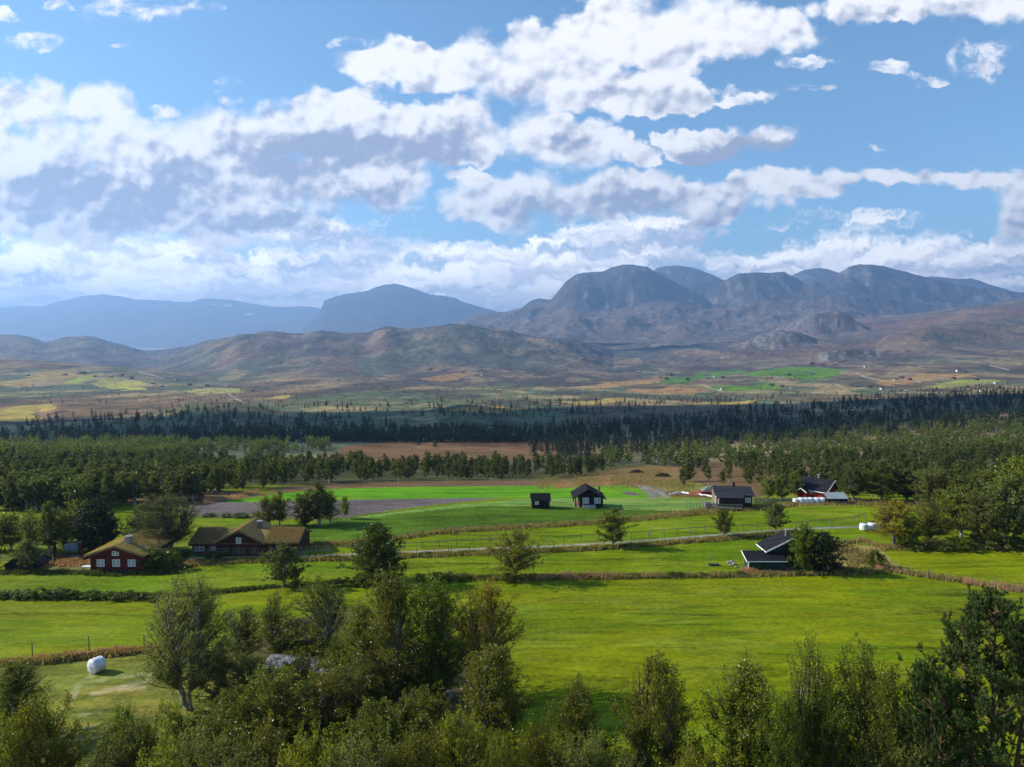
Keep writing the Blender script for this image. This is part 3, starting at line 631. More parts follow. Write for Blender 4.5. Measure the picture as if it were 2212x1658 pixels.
# ---------------------------------------------------------------- far mountains
def mountain(name, sil, Yr, depth, base_row, seed, amp, prof, cols, lam, back=0.6, cliff=None, snow=(), shoulder=None):
    c = np.arange(sil[0][0], sil[-1][0], 2.2); nr = 220; nbk = 24
    s = np.interp(c, [p[0] for p in sil], [p[1] for p in sil]) + (fbm(c / 16.0, c * 0, seed, 5, 0.6) - 0.5) * 3.2
    t = np.concatenate([np.linspace(0, 1, nr), 1 + np.linspace(0.02, 1, nbk)])
    T, C = np.meshgrid(t, c, indexing='ij'); S = np.broadcast_to(s, T.shape)
    Yg = np.where(T <= 1, Yr - depth * (1 - T), Yr + (T - 1) * depth * back)
    zr = HC - Yr * tan_of_row(S); zb = HC - (Yr - depth) * tan_of_row(base_row)
    X = (C - CX) / F * Yg
    pr = np.where(T <= 1, prof(np.clip(T, 0, 1)), 1 - sstep(T, 1.0, 2.0) * 0.9)
    n = fbm(X / lam, Yg / lam, seed + 3, 7, 0.52, ridged=True) - 0.55 + 0.5 * (fbm(X / lam * 3, Yg / lam * 3, seed + 9, 5) - 0.5)
    Z = zb + (zr - zb) * pr + n * amp * np.minimum(1, 5 * np.clip(T, 0, 1)) * (1 - 0.6 * np.clip(T, 0, 1) ** 6) * np.clip((zr - zb) / 400, 0.1, 1)
    if cliff: Z = cliff(C, T, Z, zb, zr)
    if shoulder:     # broad common slopes below, the single tops only rise at the back
        k = np.hanning(int(shoulder / 2.2) * 2 + 1); k /= k.sum(); m_ = len(k) // 2; zs = np.convolve(np.pad(zr[0], m_, mode='edge'), k, mode='valid')
        hs = np.broadcast_to(0.62 * (zs - zb) * (0.85 + 0.3 * fbm(c / 120.0, c * 0, seed + 70, 2)), T.shape); hs = np.minimum(hs, 0.9 * (zr - zb))
        tw = T + (fbm(X / 900.0, Yg / 900.0, seed + 71, 4) - 0.5) * 0.25; tc = np.clip(T, 0, 1)
        Zs = zb + hs * np.clip(tc / 0.72, 0, 1) ** 1.25 + (zr - zb - hs) * np.maximum(sstep(tw, 0.62, 0.90), sstep(T, 0.9, 0.985))
        Z = np.where(T <= 1, Zs + n * amp * np.minimum(1, 5 * tc) * (1 - 0.75 * tc ** 8), Z)
    # keep each column's skyline where the ridge is
    el = (Z - HC) / Yg; want = (zr[0] - HC) / Yr; mx = el.max(axis=0)
    Z = np.where(el > want * 0.0 + 0, Z, Z)
    over = np.maximum(mx - want, 0); Z = Z - over * Yg * np.clip((Z - zb) / np.maximum(zr - zb, 1), 0, 1)
    x, y, z = X.ravel(), Yg.ravel(), Z.ravel(); hgt = ((Z - zb) / np.maximum(zr.max() - zb, 1)).ravel()
    gx = np.gradient(Z, axis=0) / np.gradient(Yg, axis=0); steep = np.clip(np.abs(gx), 0, 2).ravel()
    m1 = fbm(x / (lam * .35), y / (lam * .35), seed + 21, 6, 0.6); m2 = fbm(x / (lam * .08), y / (lam * .2), seed + 22, 5, 0.6)
    lowc, rock, pale = [np.array(k) for k in cols]
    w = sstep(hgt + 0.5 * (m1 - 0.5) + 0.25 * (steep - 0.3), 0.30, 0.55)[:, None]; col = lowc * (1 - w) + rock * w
    w = (sstep(m2 + 0.4 * (m1 - 0.5), 0.56, 0.72) * sstep(steep, 0.2, 0.6))[:, None] * 0.8; col = col * (1 - w) + pale * w
    col = col * (0.75 + 0.5 * m1[:, None])
    if snow:
        qx, qy = project(x, y, z)
        for sx, sy, sr in snow:
            k = ((qx - sx) / sr) ** 2 + ((qy - sy + 0.15 * (qx - sx)) / (sr * 0.28)) ** 2 < 0.7 + m2 * 0.6; col[k] = (0.85, 0.87, 0.9)
    a, b = Z.shape; i = np.arange(a * b).reshape(a, b); q = np.stack([i[:-1, :-1], i[:-1, 1:], i[1:, 1:], i[1:, :-1]], -1).reshape(-1, 4)
    def fn(N):
        co = ocoord(N); n = N.noise(co, 9.0 / lam, 9, 0.65)
        return pbr(N, N.mix(1.0, attr(N, 'albedo', 'Color'), N.ramp(n, 0.3, 0.7, 0.6, 1.4, smooth=False), 'MULTIPLY'), 0.95, 0.1, n, 0.8, lam * 0.05)
    me = mesh_np(name, np.stack([x, y, z], 1), [q], mat(name + '_rock', fn), {'albedo': col}, smooth=True)
    return tag(obj(name, me), None, None, None, 'structure'), (c, s)

HEA = (0.125, 0.085, 0.055); SHADEROCK = (0.055, 0.055, 0.06); PALEROCK = (0.14, 0.13, 0.13)  # rock kept dark so the colour carries the cloud shade on the mountains
lin = lambda t: t ** 1.15
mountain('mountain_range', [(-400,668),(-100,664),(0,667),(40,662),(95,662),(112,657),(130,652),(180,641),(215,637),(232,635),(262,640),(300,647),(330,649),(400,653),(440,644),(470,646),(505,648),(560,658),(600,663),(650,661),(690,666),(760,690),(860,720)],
         27000, 8000, 752, 201, 420, lin, (HEA, SHADEROCK, PALEROCK), 3000, snow=[(536, 679, 9), (491, 660, 10), (462, 658, 5), (237, 661, 4), (264, 661, 3), (378, 671, 3)])
def butte_cliff(C, T, Z, zb, zr): return np.where((T > 0.72) & (T <= 1), zb + (zr - zb) * (0.52 + 0.48 * sstep(T, 0.72, 0.84) + 0 * T) * np.clip(T / 0.98, 0, 1), Z)
mountain('mountain_butte', [(600,778),(628,742),(645,718),(668,695),(690,679),(698,662),(703,650),(720,643),(745,636),(770,632),(795,628),(815,620),(835,615),(855,613),(872,616),(900,626),(930,637),(960,640),(985,645),(1000,652),(1025,660),(1065,671),(1120,690),(1240,730)],
         19000, 4800, 752, 301, 260, lambda t: t ** 1.35, ((0.07,0.062,0.055), (0.04,0.042,0.046), (0.07,0.07,0.07)), 2400, cliff=butte_cliff)  # whole butte coloured dark, as if lying under cloud shade
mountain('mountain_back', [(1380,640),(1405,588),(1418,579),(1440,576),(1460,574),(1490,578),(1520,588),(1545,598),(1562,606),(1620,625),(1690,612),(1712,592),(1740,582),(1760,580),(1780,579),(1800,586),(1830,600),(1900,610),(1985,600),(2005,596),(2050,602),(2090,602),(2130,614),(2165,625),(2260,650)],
         14500, 2600, 690, 401, 260, lin, (HEA, SHADEROCK, PALEROCK), 900)
mountain('mountain_massif', [(900,745),(960,715),(1000,690),(1045,678),(1100,671),(1130,663),(1148,650),(1165,645),(1190,648),(1203,632),(1222,608),(1245,592),(1262,589),(1300,588),(1318,578),(1345,572),(1365,572),(1395,577),(1425,592),(1450,607),(1480,621),(1520,632),(1540,625),(1562,606),(1590,592),(1620,589),(1660,590),(1690,587),(1710,599),(1735,612),(1770,606),(1805,592),(1828,577),(1850,571),(1880,572),(1915,578),(1960,590),(2010,604),(2080,618),(2150,628),(2300,640),(2460,650)],
         11500, 4200, 742, 501, 300, lambda t: 0.72 * t ** 1.5 + 0.28 * sstep(t, 0.60, 0.95), ((0.150,0.108,0.080), (0.062,0.058,0.056), (0.16,0.15,0.15)), 1300, shoulder=260)  # dark rock tone here also holds painted cloud shade

# ---------------------------------------------------------------- plants
def tubes(paths, k=5):
    """paths: list of (points (n,3), radii (n,)) -> vertices, quads, radius attribute"""
    V = []; Q = []; R = []; b = 0
    ang = np.arange(k) * 2 * math.pi / k; ca = np.cos(ang)[None, :, None]; sa = np.sin(ang)[None, :, None]
    for P, r in paths:
        P = np.asarray(P, float); n = len(P); d = np.gradient(P, axis=0); d /= np.linalg.norm(d, axis=1)[:, None] + 1e-9
        ref = np.where(np.abs(d[:, 2:3]) > 0.9, [[1.0, 0, 0]], [[0, 0, 1.0]])
        x = np.cross(d, ref); x /= np.linalg.norm(x, axis=1)[:, None] + 1e-9; y = np.cross(x, d)
        r = np.asarray(r, float)
        ring = P[:, None, :] + r[:, None, None] * (x[:, None, :] * ca + y[:, None, :] * sa)
        V.append(ring.reshape(-1, 3)); R.append(np.repeat(r, k))
        i = np.arange(n - 1)[:, None] * k + np.arange(k)[None, :]; j = np.arange(n - 1)[:, None] * k + (np.arange(k)[None, :] + 1) % k
        Q.append((b + np.stack([i, j, j + k, i + k], -1)).reshape(-1, 4)); b += n * k
    return np.vstack(V), np.vstack(Q), np.concatenate(R)
def leaf_quads(C, size, rng, asp=0.62, up=0.0, axis=None, var=0.35):
    """one small rhombic leaf at each centre"""
    n = len(C)
    a = rng.normal(size=(n, 3)) if axis is None else axis + rng.normal(size=(n, 3)) * 0.35
    a /= np.linalg.norm(a, axis=1)[:, None] + 1e-9
    t = rng.normal(size=(n, 3)); t[:, 2] += up
    b = np.cross(a, t); b /= np.linalg.norm(b, axis=1)[:, None] + 1e-9
    s = size * (1 + rng.uniform(-var, var, (n, 1)))
    a = a * s * 0.5; b = b * s * 0.5 * asp
    V = np.stack([C - a, C + b, C + a, C - b], 1).reshape(-1, 3)
    return V, np.arange(4 * n).reshape(n, 4)
def env_of(shape, t):
    if shape == 'ovoid': return np.sin(np.pi * np.clip(t * 0.94 + 0.05, 0, 1) ** 0.85) ** 0.55 * (1 - 0.15 * t)
    if shape == 'cone': return (1 - t) ** 0.8 * np.minimum(1, 4 * t + 0.15)
    if shape == 'vase': return np.clip(0.35 + 0.9 * t, 0, 1) * (1 - np.clip(t - 0.72, 0, 1) * 2.6)
    if shape == 'round': return np.sqrt(np.clip(1 - (2 * t - 1) ** 2, 0, 1))
    if shape == 'column': return np.clip(np.sin(np.pi * np.clip(t, 0.02, 1) ** 0.7), 0, 1) ** 0.45
    if shape == 'bush': return np.sqrt(np.clip(1 - (t * 0.98) ** 2.2, 0, 1)) * (0.8 + 0.2 * np.minimum(1, t * 3))
def grow(seed, H, W, cb=0.2, stems=1, nt=60, twigs=6, nl=20, ls=0.11, shape='ovoid', tr=None, lean=0.0, rag=0.35, wood=True, spread=0.25, open_=0.35):
    """skeleton + leaves of a broadleaf tree; returns (wood mesh data, leaf mesh data)"""
    rng = np.random.default_rng(seed); tr = tr or 0.018 * H + 0.02
    P = []; stem = []
    for s in range(stems):
        ph = rng.uniform(0, 6.28) if stems > 1 else 0; top = H * (rng.uniform(0.78, 0.97) if stems > 1 else 0.96)
        sp = (W / 2) * spread * (1 if stems > 1 else 0.3) * rng.uniform(0.5, 1.5)
        z = np.linspace(0, 1, 12); wob = (rng.normal(size=(12, 2)) * 0.018 * H).cumsum(0) * 0.5; wob -= wob[0]
        x = math.cos(ph) * (0.03 * stems + sp * z ** 0.9) + wob[:, 0] + lean * z * H * 0.3
        y = math.sin(ph) * (0.03 * stems + sp * z ** 0.9) + wob[:, 1]
        pts = np.stack([x, y, z * top - 0.12], 1); r = (tr / (stems ** 0.4)) * (1 - z) ** 0.8 + 0.008
        stem.append(pts); P.append((pts, r))
    lob = rng.uniform(0, 6.28, 4); C = []; A = []
    t = rng.uniform(0, 1, nt); ph = rng.uniform(0, 2 * np.pi, nt)
    rad = env_of(shape, t) * (1 + rag * (0.6 * np.sin(2 * ph + lob[0] + 3 * t) + 0.5 * np.sin(3 * ph + lob[1] - 5 * t) + rng.normal(0, 0.35, nt)))
    rr = np.clip(rad, 0.04, 1.5) * (open_ + (1 - open_) * rng.uniform(0, 1, nt) ** 0.55) * W / 2
    T = np.stack([rr * np.cos(ph) + lean * H * 0.3 * t, rr * np.sin(ph), (cb + (1 - cb) * t) * H], 1)
    T[:, 2] += rng.normal(0, 0.02 * H, nt)
    for i in range(nt):
        sidx = int(np.argmin([np.hypot(*(s[-3, :2] - T[i, :2])) + rng.uniform(0, 0.3) * W for s in stem])) if stems > 1 else 0
        s = stem[sidx]; za = T[i, 2] * rng.uniform(0.45, 0.8); za = min(za, s[-1, 2] * 0.96)
        A0 = np.array([np.interp(za, s[:, 2], s[:, 0]), np.interp(za, s[:, 2], s[:, 1]), za])
        mid = A0 * 0.5 + T[i] * 0.5 + np.array([0, 0, -0.04 * H]) * rng.uniform(-0.3, 1) + rng.normal(0, 0.02 * H, 3)
        k = np.linspace(0, 1, 6)[:, None]; B = (1 - k) ** 2 * A0 + 2 * k * (1 - k) * mid + k ** 2 * T[i]
        L = np.linalg.norm(T[i] - A0); r0 = min(0.011 * L + 0.016, tr * 0.5)
        if wood: P.append((B, np.linspace(r0, 0.006, 6)))
        for j in range(twigs):
            kk = rng.uniform(0.35, 1.0); b0 = (1 - kk) ** 2 * A0 + 2 * kk * (1 - kk) * mid + kk ** 2 * T[i]
            d = (T[i] - A0) / (L + 1e-6) * 0.5 + rng.normal(size=3) * 0.75; d[2] += 0.25; d /= np.linalg.norm(d)
            tl = rng.uniform(0.05, 0.13) * H ** 0.7 * 1.3; e = b0 + d * tl
            if wood and j % 2 == 0: P.append((np.array([b0, (b0 + e) / 2 + rng.normal(0, 0.02, 3), e]), [0.008, 0.006, 0.004]))
            q = rng.uniform(0.1, 1.1, nl)[:, None]
            C.append(b0 + d * tl * q + rng.normal(0, 0.03 + 0.10 * tl, (nl, 3)))
    C = np.vstack(C); C[:, 2] = np.maximum(C[:, 2], 0.05)
    LV, LQ = leaf_quads(C, ls, rng)
    lrnd = np.clip(rng.normal(0.42, 0.2, len(C)) + 0.0, 0, 0.97); pick = rng.uniform(0, 1, len(C)) > 0.994; lrnd[pick] = 1.0
    return tubes(P, 5), (LV, LQ, np.repeat(lrnd, 4))
PROTO = {}
def size_of(v):
    c = np.median(v[:, :2], axis=0); return float(np.percentile(v[:, 2], 99.7)), float(2 * np.percentile(np.abs(v[:, 0] - c[0]), 97.5))
def proto(key, leafmat, barkmat, **kw):
    (tv, tq, tr_), (lv, lq, lr) = grow(**kw)
    PROTO[key] = (mesh_np('trunk', tv, [tq], barkmat, {'rad': tr_}, smooth=True), mesh_np('crown', lv, [lq], ML[leafmat], {'rnd': lr})) + size_of(lv)
    return PROTO[key]
def plant(name, key, x, y, z, label, cat, group=None, rz=0.0, h=None, w=None):
    t, c, H, W = PROTO[key]; sh = (h / H) if h else 1.0; sw = (w / W) if w else sh
    r = obj(name, None, None, (x, y, z), rz, (sw, sw, sh)); tag(r, label, cat, group)
    obj('trunk', t, r); obj('crown', c, r); return r
def spruce_mesh(seed, H, W, n=420, size=0.55, tiers=11):
    rng = np.random.default_rng(seed); P = [(np.array([[0, 0, -0.2], [0, 0, H * 0.5], [0, 0, H * 0.99]]), [0.02 * H, 0.012 * H, 0.01])]
    t = rng.uniform(0, 1, n) ** 0.75; tier = 1 - (t * tiers) % 1.0
    rad = (1 - t) ** 0.85 * (0.45 + 0.75 * tier) * W / 2 * (1 + 0.25 * rng.normal(size=n)) + 0.05
    ph = rng.uniform(0, 6.28, n); q = rng.uniform(0.25, 1, n) ** 0.6
    C = np.stack([rad * q * np.cos(ph), rad * q * np.sin(ph), H * (0.06 + 0.94 * t) - rad * q * 0.25], 1)
    ax = np.stack([np.cos(ph), np.sin(ph), -0.45 + 0.9 * t], 1)
    s = size * (0.45 + 0.75 * (1 - t))[:, None]
    LV, LQ = leaf_quads(C, s, rng, 0.5, 1.5, ax, 0.3)
    top = np.array([[0, 0, H * 1.0]]); LV2, LQ2 = leaf_quads(np.repeat(top, 4, 0), H * 0.09, rng, 0.25, 0, np.tile([[0, 0, 1.0]], (4, 1)), 0.1)
    LQ2 = LQ2 + len(LV); LV = np.vstack([LV, LV2]); LQ = np.vstack([LQ, LQ2])
    return tubes(P, 4), (LV, LQ, np.repeat(np.clip(rng.normal(0.45, 0.22, n + 4), 0, 1), 4))
def proto_spruce(key, leafmat='spruce', **kw):
    (tv, tq, tr_), (lv, lq, lr) = spruce_mesh(**kw)
    PROTO[key] = (mesh_np('trunk', tv, [tq], DARK_BARK, {'rad': tr_}), mesh_np('crown', lv, [lq], ML[leafmat], {'rnd': lr}), kw['H'], kw['W'])

def pine_proto(key, seed, H, W, nt=150, stems=3):
    """a pine with needle brushes standing at the ends of its boughs"""
    rng = np.random.default_rng(seed); P = []; stem = []
    for s in range(stems):
        ph = s * 2.1 + 0.4; z = np.linspace(0, 1, 10); top = H * (0.98 if s == 0 else rng.uniform(0.78, 0.9))
        x = math.cos(ph) * W * 0.13 * z ** 0.7 * (s > 0) + rng.normal(0, 0.03, 10).cumsum(); y = math.sin(ph) * W * 0.13 * z ** 0.7 * (s > 0) + rng.normal(0, 0.03, 10).cumsum()
        pts = np.stack([x, y, z * top - 0.2], 1); stem.append(pts); P.append((pts, 0.16 * (1 - z) ** 0.8 + 0.02))
    C = []; AX = []; R = []
    for i in range(nt):
        t = rng.uniform(0, 1); ph = rng.uniform(0, 6.28)
        env = (0.75 + 0.25 * math.sin(math.pi * min(1, t + 0.2))) * (1 - max(0, t - 0.45) * 1.25)
        rr = W / 2 * env * rng.uniform(0.45, 1.08) * (1 + 0.22 * math.sin(3 * ph + 4 * t))
        T = np.array([rr * math.cos(ph), rr * math.sin(ph), H * (0.08 + 0.9 * t)])
        s = stem[int(np.argmin([np.hypot(*(q[-3, :2] - T[:2])) for q in stem]))]
        za = max(0.3, T[2] - rr * rng.uniform(0.15, 0.5)); za = min(za, s[-1, 2] * 0.97)
        A0 = np.array([np.interp(za, s[:, 2], s[:, 0]), np.interp(za, s[:, 2], s[:, 1]), za])
        mid = (A0 + T) / 2 + np.array([0, 0, -0.12 * rr]); k = np.linspace(0, 1, 7)[:, None]
        B = (1 - k) ** 2 * A0 + 2 * k * (1 - k) * mid + k ** 2 * T; L = np.linalg.norm(T - A0)
        P.append((B, np.linspace(0.012 * L + 0.012, 0.008, 7)))
        nb = int(7 + L * 3)
        for j in range(nb):
            kk = rng.uniform(0.35, 1.0); b0 = (1 - kk) ** 2 * A0 + 2 * kk * (1 - kk) * mid + kk ** 2 * T
            d = (T - A0) / (L + 1e-6) * 0.45 + rng.normal(size=3) * 0.55; d[2] = abs(d[2]) + 0.35; d /= np.linalg.norm(d)
            sh = rng.uniform(0.22, 0.5); e = b0 + d * sh; P.append((np.array([b0, e]), [0.009, 0.006]))
            m = 30; q = rng.uniform(0.15, 1.05, m)[:, None]; cen = b0 + d * sh * q
            rad = rng.normal(size=(m, 3)); rad -= (rad @ d)[:, None] * d; rad /= np.linalg.norm(rad, axis=1)[:, None]
            ax = rad * 0.8 + d * 0.75; ax /= np.linalg.norm(ax, axis=1)[:, None]
            C.append(cen + ax * 0.055); AX.append(ax); R.append(np.clip(0.3 + 0.35 * q[:, 0] + rng.normal(0, 0.12, m), 0, 1))
    C = np.vstack(C); AX = np.vstack(AX); R = np.concatenate(R)
    n = len(C); t_ = rng.normal(size=(n, 3)); b_ = np.cross(AX, t_); b_ /= np.linalg.norm(b_, axis=1)[:, None]
    a_ = AX * 0.085; b_ = b_ * 0.019
    LV = np.stack([C - a_, C + b_, C + a_, C - b_], 1).reshape(-1, 3); LQ = np.arange(4 * n).reshape(n, 4)
    tv, tq, tr_ = tubes(P, 5)
    PROTO[key] = (mesh_np('trunk', tv, [tq], DARK_BARK, {'rad': tr_}, smooth=True), mesh_np('crown', LV, [LQ], ML['pine'], {'rnd': np.repeat(R, 4)}), H, W)

RNG = np.random.default_rng(5)
def stand(px, base, top, wpx, key, label, name='birch_tree', cat='tree', group=None, rz=None):
    """a plant whose foot shows at (px, base) and whose tip shows at row top"""
    x, Y, z = G1(px, base)
    h = (HC - Y * float(tan_of_row(top))) - z; w = wpx / F * Y * 1.03
    return plant(name, key, x, Y, z - 0.03, label, cat, group, RNG.uniform(0, 6.28) if rz is None else rz, h, w)
def rise(px, top, Y, wpx, key, label, name='birch_tree', cat='tree', group=None, rz=None):
    """a plant whose foot is below the frame, at distance Y, its tip at row top"""
    x = (px - CX) / F * Y * 1.03; z = float(landq(x, Y)[0]); h = HC - Y * float(tan_of_row(top)) - z
    return plant(name, key, x, Y, z - 0.03, label, cat, group, RNG.uniform(0, 6.28) if rz is None else rz, h, wpx / F * Y)
def peep(px, top, h, wpx, key, label, name='birch_tree', cat='tree', group=None, rz=None, lo=30.0):
    """a plant of height h whose foot is hidden or below the frame: found by where its tip shows"""
    tt = float(tan_of_row(top)); Ys = np.arange(lo, 200, 0.25); x = on_line(px, Ys)
    tip = landq(x, Ys) + h; d = (HC - Ys * tt) - tip
    k = int(np.argmax(d <= 0)); Y = float(Ys[k]); x = float(x[k]); z = float(landq(x, Y)[0])
    return plant(name, key, x, Y, z - 0.03, label, cat, group, RNG.uniform(0, 6.28) if rz is None else rz, h, wpx / F * Y)

# ---- kinds
for i in range(3):
    proto('near%d' % i, ('birch', 'autumn', 'lush')[i], BIRCH_BARK, seed=100 + i, H=6.5, W=4.6, cb=0.12, stems=1 + i, nt=170, twigs=9, nl=20, ls=0.095, shape=('ovoid', 'ovoid', 'round')[i], rag=0.5, open_=0.2)
    proto('mass%d' % i, ('birch', 'grey', 'autumn')[i], DARK_BARK, seed=120 + i, H=5.0, W=5.5, cb=0.08, stems=3, nt=170, twigs=8, nl=22, ls=0.09, shape='bush', rag=0.35, open_=0.3, spread=0.6)
    proto('mid%d' % i, 'birch' if i else 'wood', BIRCH_BARK, seed=140 + i, H=7, W=5, cb=0.24, stems=1 + (i != 1), nt=100, twigs=7, nl=13, ls=0.20, shape=('ovoid', 'ovoid', 'column')[i], rag=0.42)
    proto('wood%d' % i, 'wood', BIRCH_BARK, seed=160 + i, H=8, W=4.2, cb=0.14, stems=1 + i % 2, nt=52, twigs=4, nl=9, ls=0.42, shape=('ovoid', 'column', 'ovoid')[i], rag=0.3, wood=True)
    proto('shrub%d' % i, 'grey' if i == 2 else 'lush', DARK_BARK, seed=180 + i, H=2, W=2.6, cb=0.02, stems=3, nt=60, twigs=5, nl=12, ls=0.13, shape='bush', rag=0.3, spread=0.7)
    proto('palewood%d' % i, ('wood', 'lush', 'grey')[i], BIRCH_BARK, seed=260 + i, H=7.5, W=4.0, cb=0.22, stems=1 + i % 2, nt=40, twigs=4, nl=8, ls=0.38, shape=('ovoid', 'round', 'column')[i], rag=0.45, wood=True)
    proto('farbirch%d' % i, 'wood', BIRCH_BARK, seed=200 + i, H=7, W=4.6, cb=0.15, stems=1, nt=18, twigs=2, nl=7, ls=0.75, shape='ovoid', rag=0.3, wood=False)
    proto_spruce('spruce%d' % i, seed=220 + i, H=10, W=(3.2, 3.8, 2.8)[i], n=420, size=0.75)
    proto_spruce('farspruce%d' % i, seed=230 + i, H=10, W=(3.4, 4.0, 3.0)[i], n=90, size=1.9, tiers=6)
proto('sparse', 'grey', BIRCH_BARK, seed=301, H=9.5, W=5.6, cb=0.26, stems=4, nt=230, twigs=8, nl=20, ls=0.095, shape='ovoid', rag=0.35, spread=0.5)
proto('thin', 'grey', DARK_BARK, seed=302, H=5, W=3.4, cb=0.22, stems=2, nt=90, twigs=7, nl=12, ls=0.095, shape='ovoid', rag=0.5)
proto('airy', 'birch', BIRCH_BARK, seed=303, H=8, W=4.6, cb=0.15, stems=3, nt=130, twigs=9, nl=13, ls=0.095, shape='ovoid', rag=0.45, spread=0.5)
proto('bright', 'autumn', BIRCH_BARK, seed=304, H=8.5, W=5.4, cb=0.14, stems=3, nt=150, twigs=9, nl=20, ls=0.10, shape='ovoid', rag=0.45)
proto('gold', 'yellow', BIRCH_BARK, seed=305, H=8, W=5.6, cb=0.18, stems=3, nt=150, twigs=9, nl=20, ls=0.10, shape='round', rag=0.35)
proto('dense', 'lush', BIRCH_BARK, seed=306, H=7.5, W=6, cb=0.02, stems=2, nt=190, twigs=6, nl=18, ls=0.17, shape='ovoid', rag=0.22)
proto('lone', 'autumn', DARK_BARK, seed=307, H=7, W=6.4, cb=0.22, stems=1, nt=110, twigs=7, nl=10, ls=0.15, shape='ovoid', rag=0.5)
proto('grove', 'grey', DARK_BARK, seed=308, H=7.5, W=5.2, cb=0.10, stems=2, nt=120, twigs=6, nl=14, ls=0.19, shape='round', rag=0.25)
proto('fir', 'dark', DARK_BARK, seed=309, H=9, W=6.5, cb=0.08, stems=1, nt=150, twigs=7, nl=16, ls=0.22, shape='ovoid', rag=0.3)
proto('glow', 'yellow', BIRCH_BARK, seed=310, H=8, W=5, cb=0.22, stems=2, nt=85, twigs=6, nl=11, ls=0.19, shape='ovoid', rag=0.4)
pine_proto('pine', 400, 12.0, 11.5, nt=400)

# ---------------------------------------------------------------- trees that can be told apart
stand(1113, 1252, 1142, 96, 'lone', 'wide airy birch standing alone on the grass bank in the middle of the meadow')
stand(815, 1258, 1131, 100, 'dense', 'dense round deciduous tree leafy down to the ground, right of the long sod-roofed house', 'leafy_tree')
stand(612, 1268, 1172, 78, 'mid0', 'young birch in front of the right end of the long sod-roofed house')
stand(640, 1272, 1222, 26, 'thin', 'small bare leaning sapling just right of the young birch below the long house', 'sapling')
stand(1324, 1182, 1098, 64, 'mid1', 'round-topped birch beside the gravel road below the black gabled cabin')
stand(1563, 1161, 1097, 37, 'mid2', 'slim birch with two pale stems in front of the dark cabin with the deck')
stand(1673, 1150, 1086, 44, 'mid0', 'small birch on the fence line between the dark cabin and the green house')
stand(575, 1138, 1072, 50, 'bright', 'yellowish tree leaning on a thin trunk behind the chimney of the long house', 'leafy_tree')
stand(604, 1136, 1062, 44, 'mid1', 'dark green tree beside the yellowish leaning one at the edge of the plough land', 'leafy_tree')
stand(660, 1136, 1060, 52, 'grove', 'grey-green tree at the left of the clump beside the plough land', 'leafy_tree')
stand(690, 1136, 1045, 62, 'mid0', 'tallest green tree of the clump beside the plough land', 'leafy_tree')
stand(712, 1130, 1058, 44, 'airy', 'thin pale tree at the right of the clump beside the plough land', 'leafy_tree')
stand(746, 1121, 1070, 17, 'mid2', 'narrow column-shaped tree standing alone on the plough land edge', 'leafy_tree')
stand(1734, 1234, 1131, 58, 'dense', 'tall dense bush-like tree against the wall of the green house', 'leafy_tree')
stand(1782, 1238, 1150, 72, 'fir', 'broad dark tree right of the green house', 'leafy_tree')
stand(1930, 1176, 1080, 72, 'glow', 'yellowing birch behind the three white bales at the road end')
stand(1893, 1226, 1188, 40, 'shrub0', 'round green bush on the dry patch right of the green house', 'bush', 'bush')
for i, (px, b, t, w, k, lab) in enumerate([
    (1968,1178,1118,44,'mid2','low dark tree tucked behind the yellowing birch by the white bales'),
    (2010,1172,1082,84,'lone','brown-green spreading tree at the left end of the right-hand wood'),
    (2075,1162,1048,84,'mid1','broad birch in the second row of the right-hand wood'),
    (2120,1178,1062,88,'grove','thick greyish tree at the front of the right-hand wood'),
    (2178,1180,1022,110,'mid0','tall full tree at the right edge above the lime-green field'),
    (2060,1100,1035,60,'mid2','birch behind the picket fence in front of the right-hand wood'),
    (1842,1082,1000,58,'mid0','tall leafy tree directly right of the woodshed'),
    (1905,1084,998,84,'mid1','wide tree with a dark round crown over the dark rail fence'),
    (1960,1084,1012,60,'mid0','tree behind the right part of the dark rail fence'),
    (1660,1082,1030,34,'mid2','slender tree on the lawn left of the red house'),
    (1690,1083,1024,38,'mid0','tree next to the left corner of the red house'),
    (1716,1076,1018,34,'mid1','tree touching the porch side of the red house'),
    (2140,1100,1010,70,'mid1','full birch higher in the right-hand wood'),
    (2195,1110,985,80,'mid2','tall tree at the right edge of the picture in the right-hand wood'),
    (2010,1095,1008,70,'grove','grey-green tree in the middle of the right-hand wood')]):
    stand(px, b, t, w, k, lab, 'leafy_tree')
# around the two sod-roofed houses
for (px, b, t, w, k, lab) in [
    (25,1188,1108,58,'mid2','birch at the left edge behind the rail fence'),
    (72,1192,1100,52,'airy','thin birch behind the rail fence left of the grey trailer'),
    (108,1196,1086,54,'mid0','birch with a bare lower trunk left of the grey trailer'),
    (140,1190,1104,44,'airy','slim sparse birch behind the grey trailer'),
    (172,1176,1080,70,'mid1','light green birch behind the dark fir of the farmyard'),
    (205,1188,1078,92,'fir','near-black fir with a wide crown between the trailer and the red cottage'),
    (238,1180,1108,44,'mid0','green tree behind the chimney of the red cottage'),
    (300,1186,1104,60,'mid0','fresh green tree behind the roof of the red cottage'),
    (352,1196,1070,120,'sparse','large grey-green willow between the red cottage and the long house'),
    (330,1232,1180,44,'mid2','small willow at the right corner of the red cottage'),
    (364,1230,1188,40,'shrub1','rounded bush right of the red cottage'),
    (60,1234,1166,52,'mid0','willow growing in front of the small black shed'),
    (0,1192,1120,44,'shrub2','pale grey willow bush at the left edge by the rail fence')]:
    stand(px, b, t, w, k, lab, 'bush' if 'bush' in lab else 'leafy_tree', 'bush' if 'bush' in lab else 'tree')
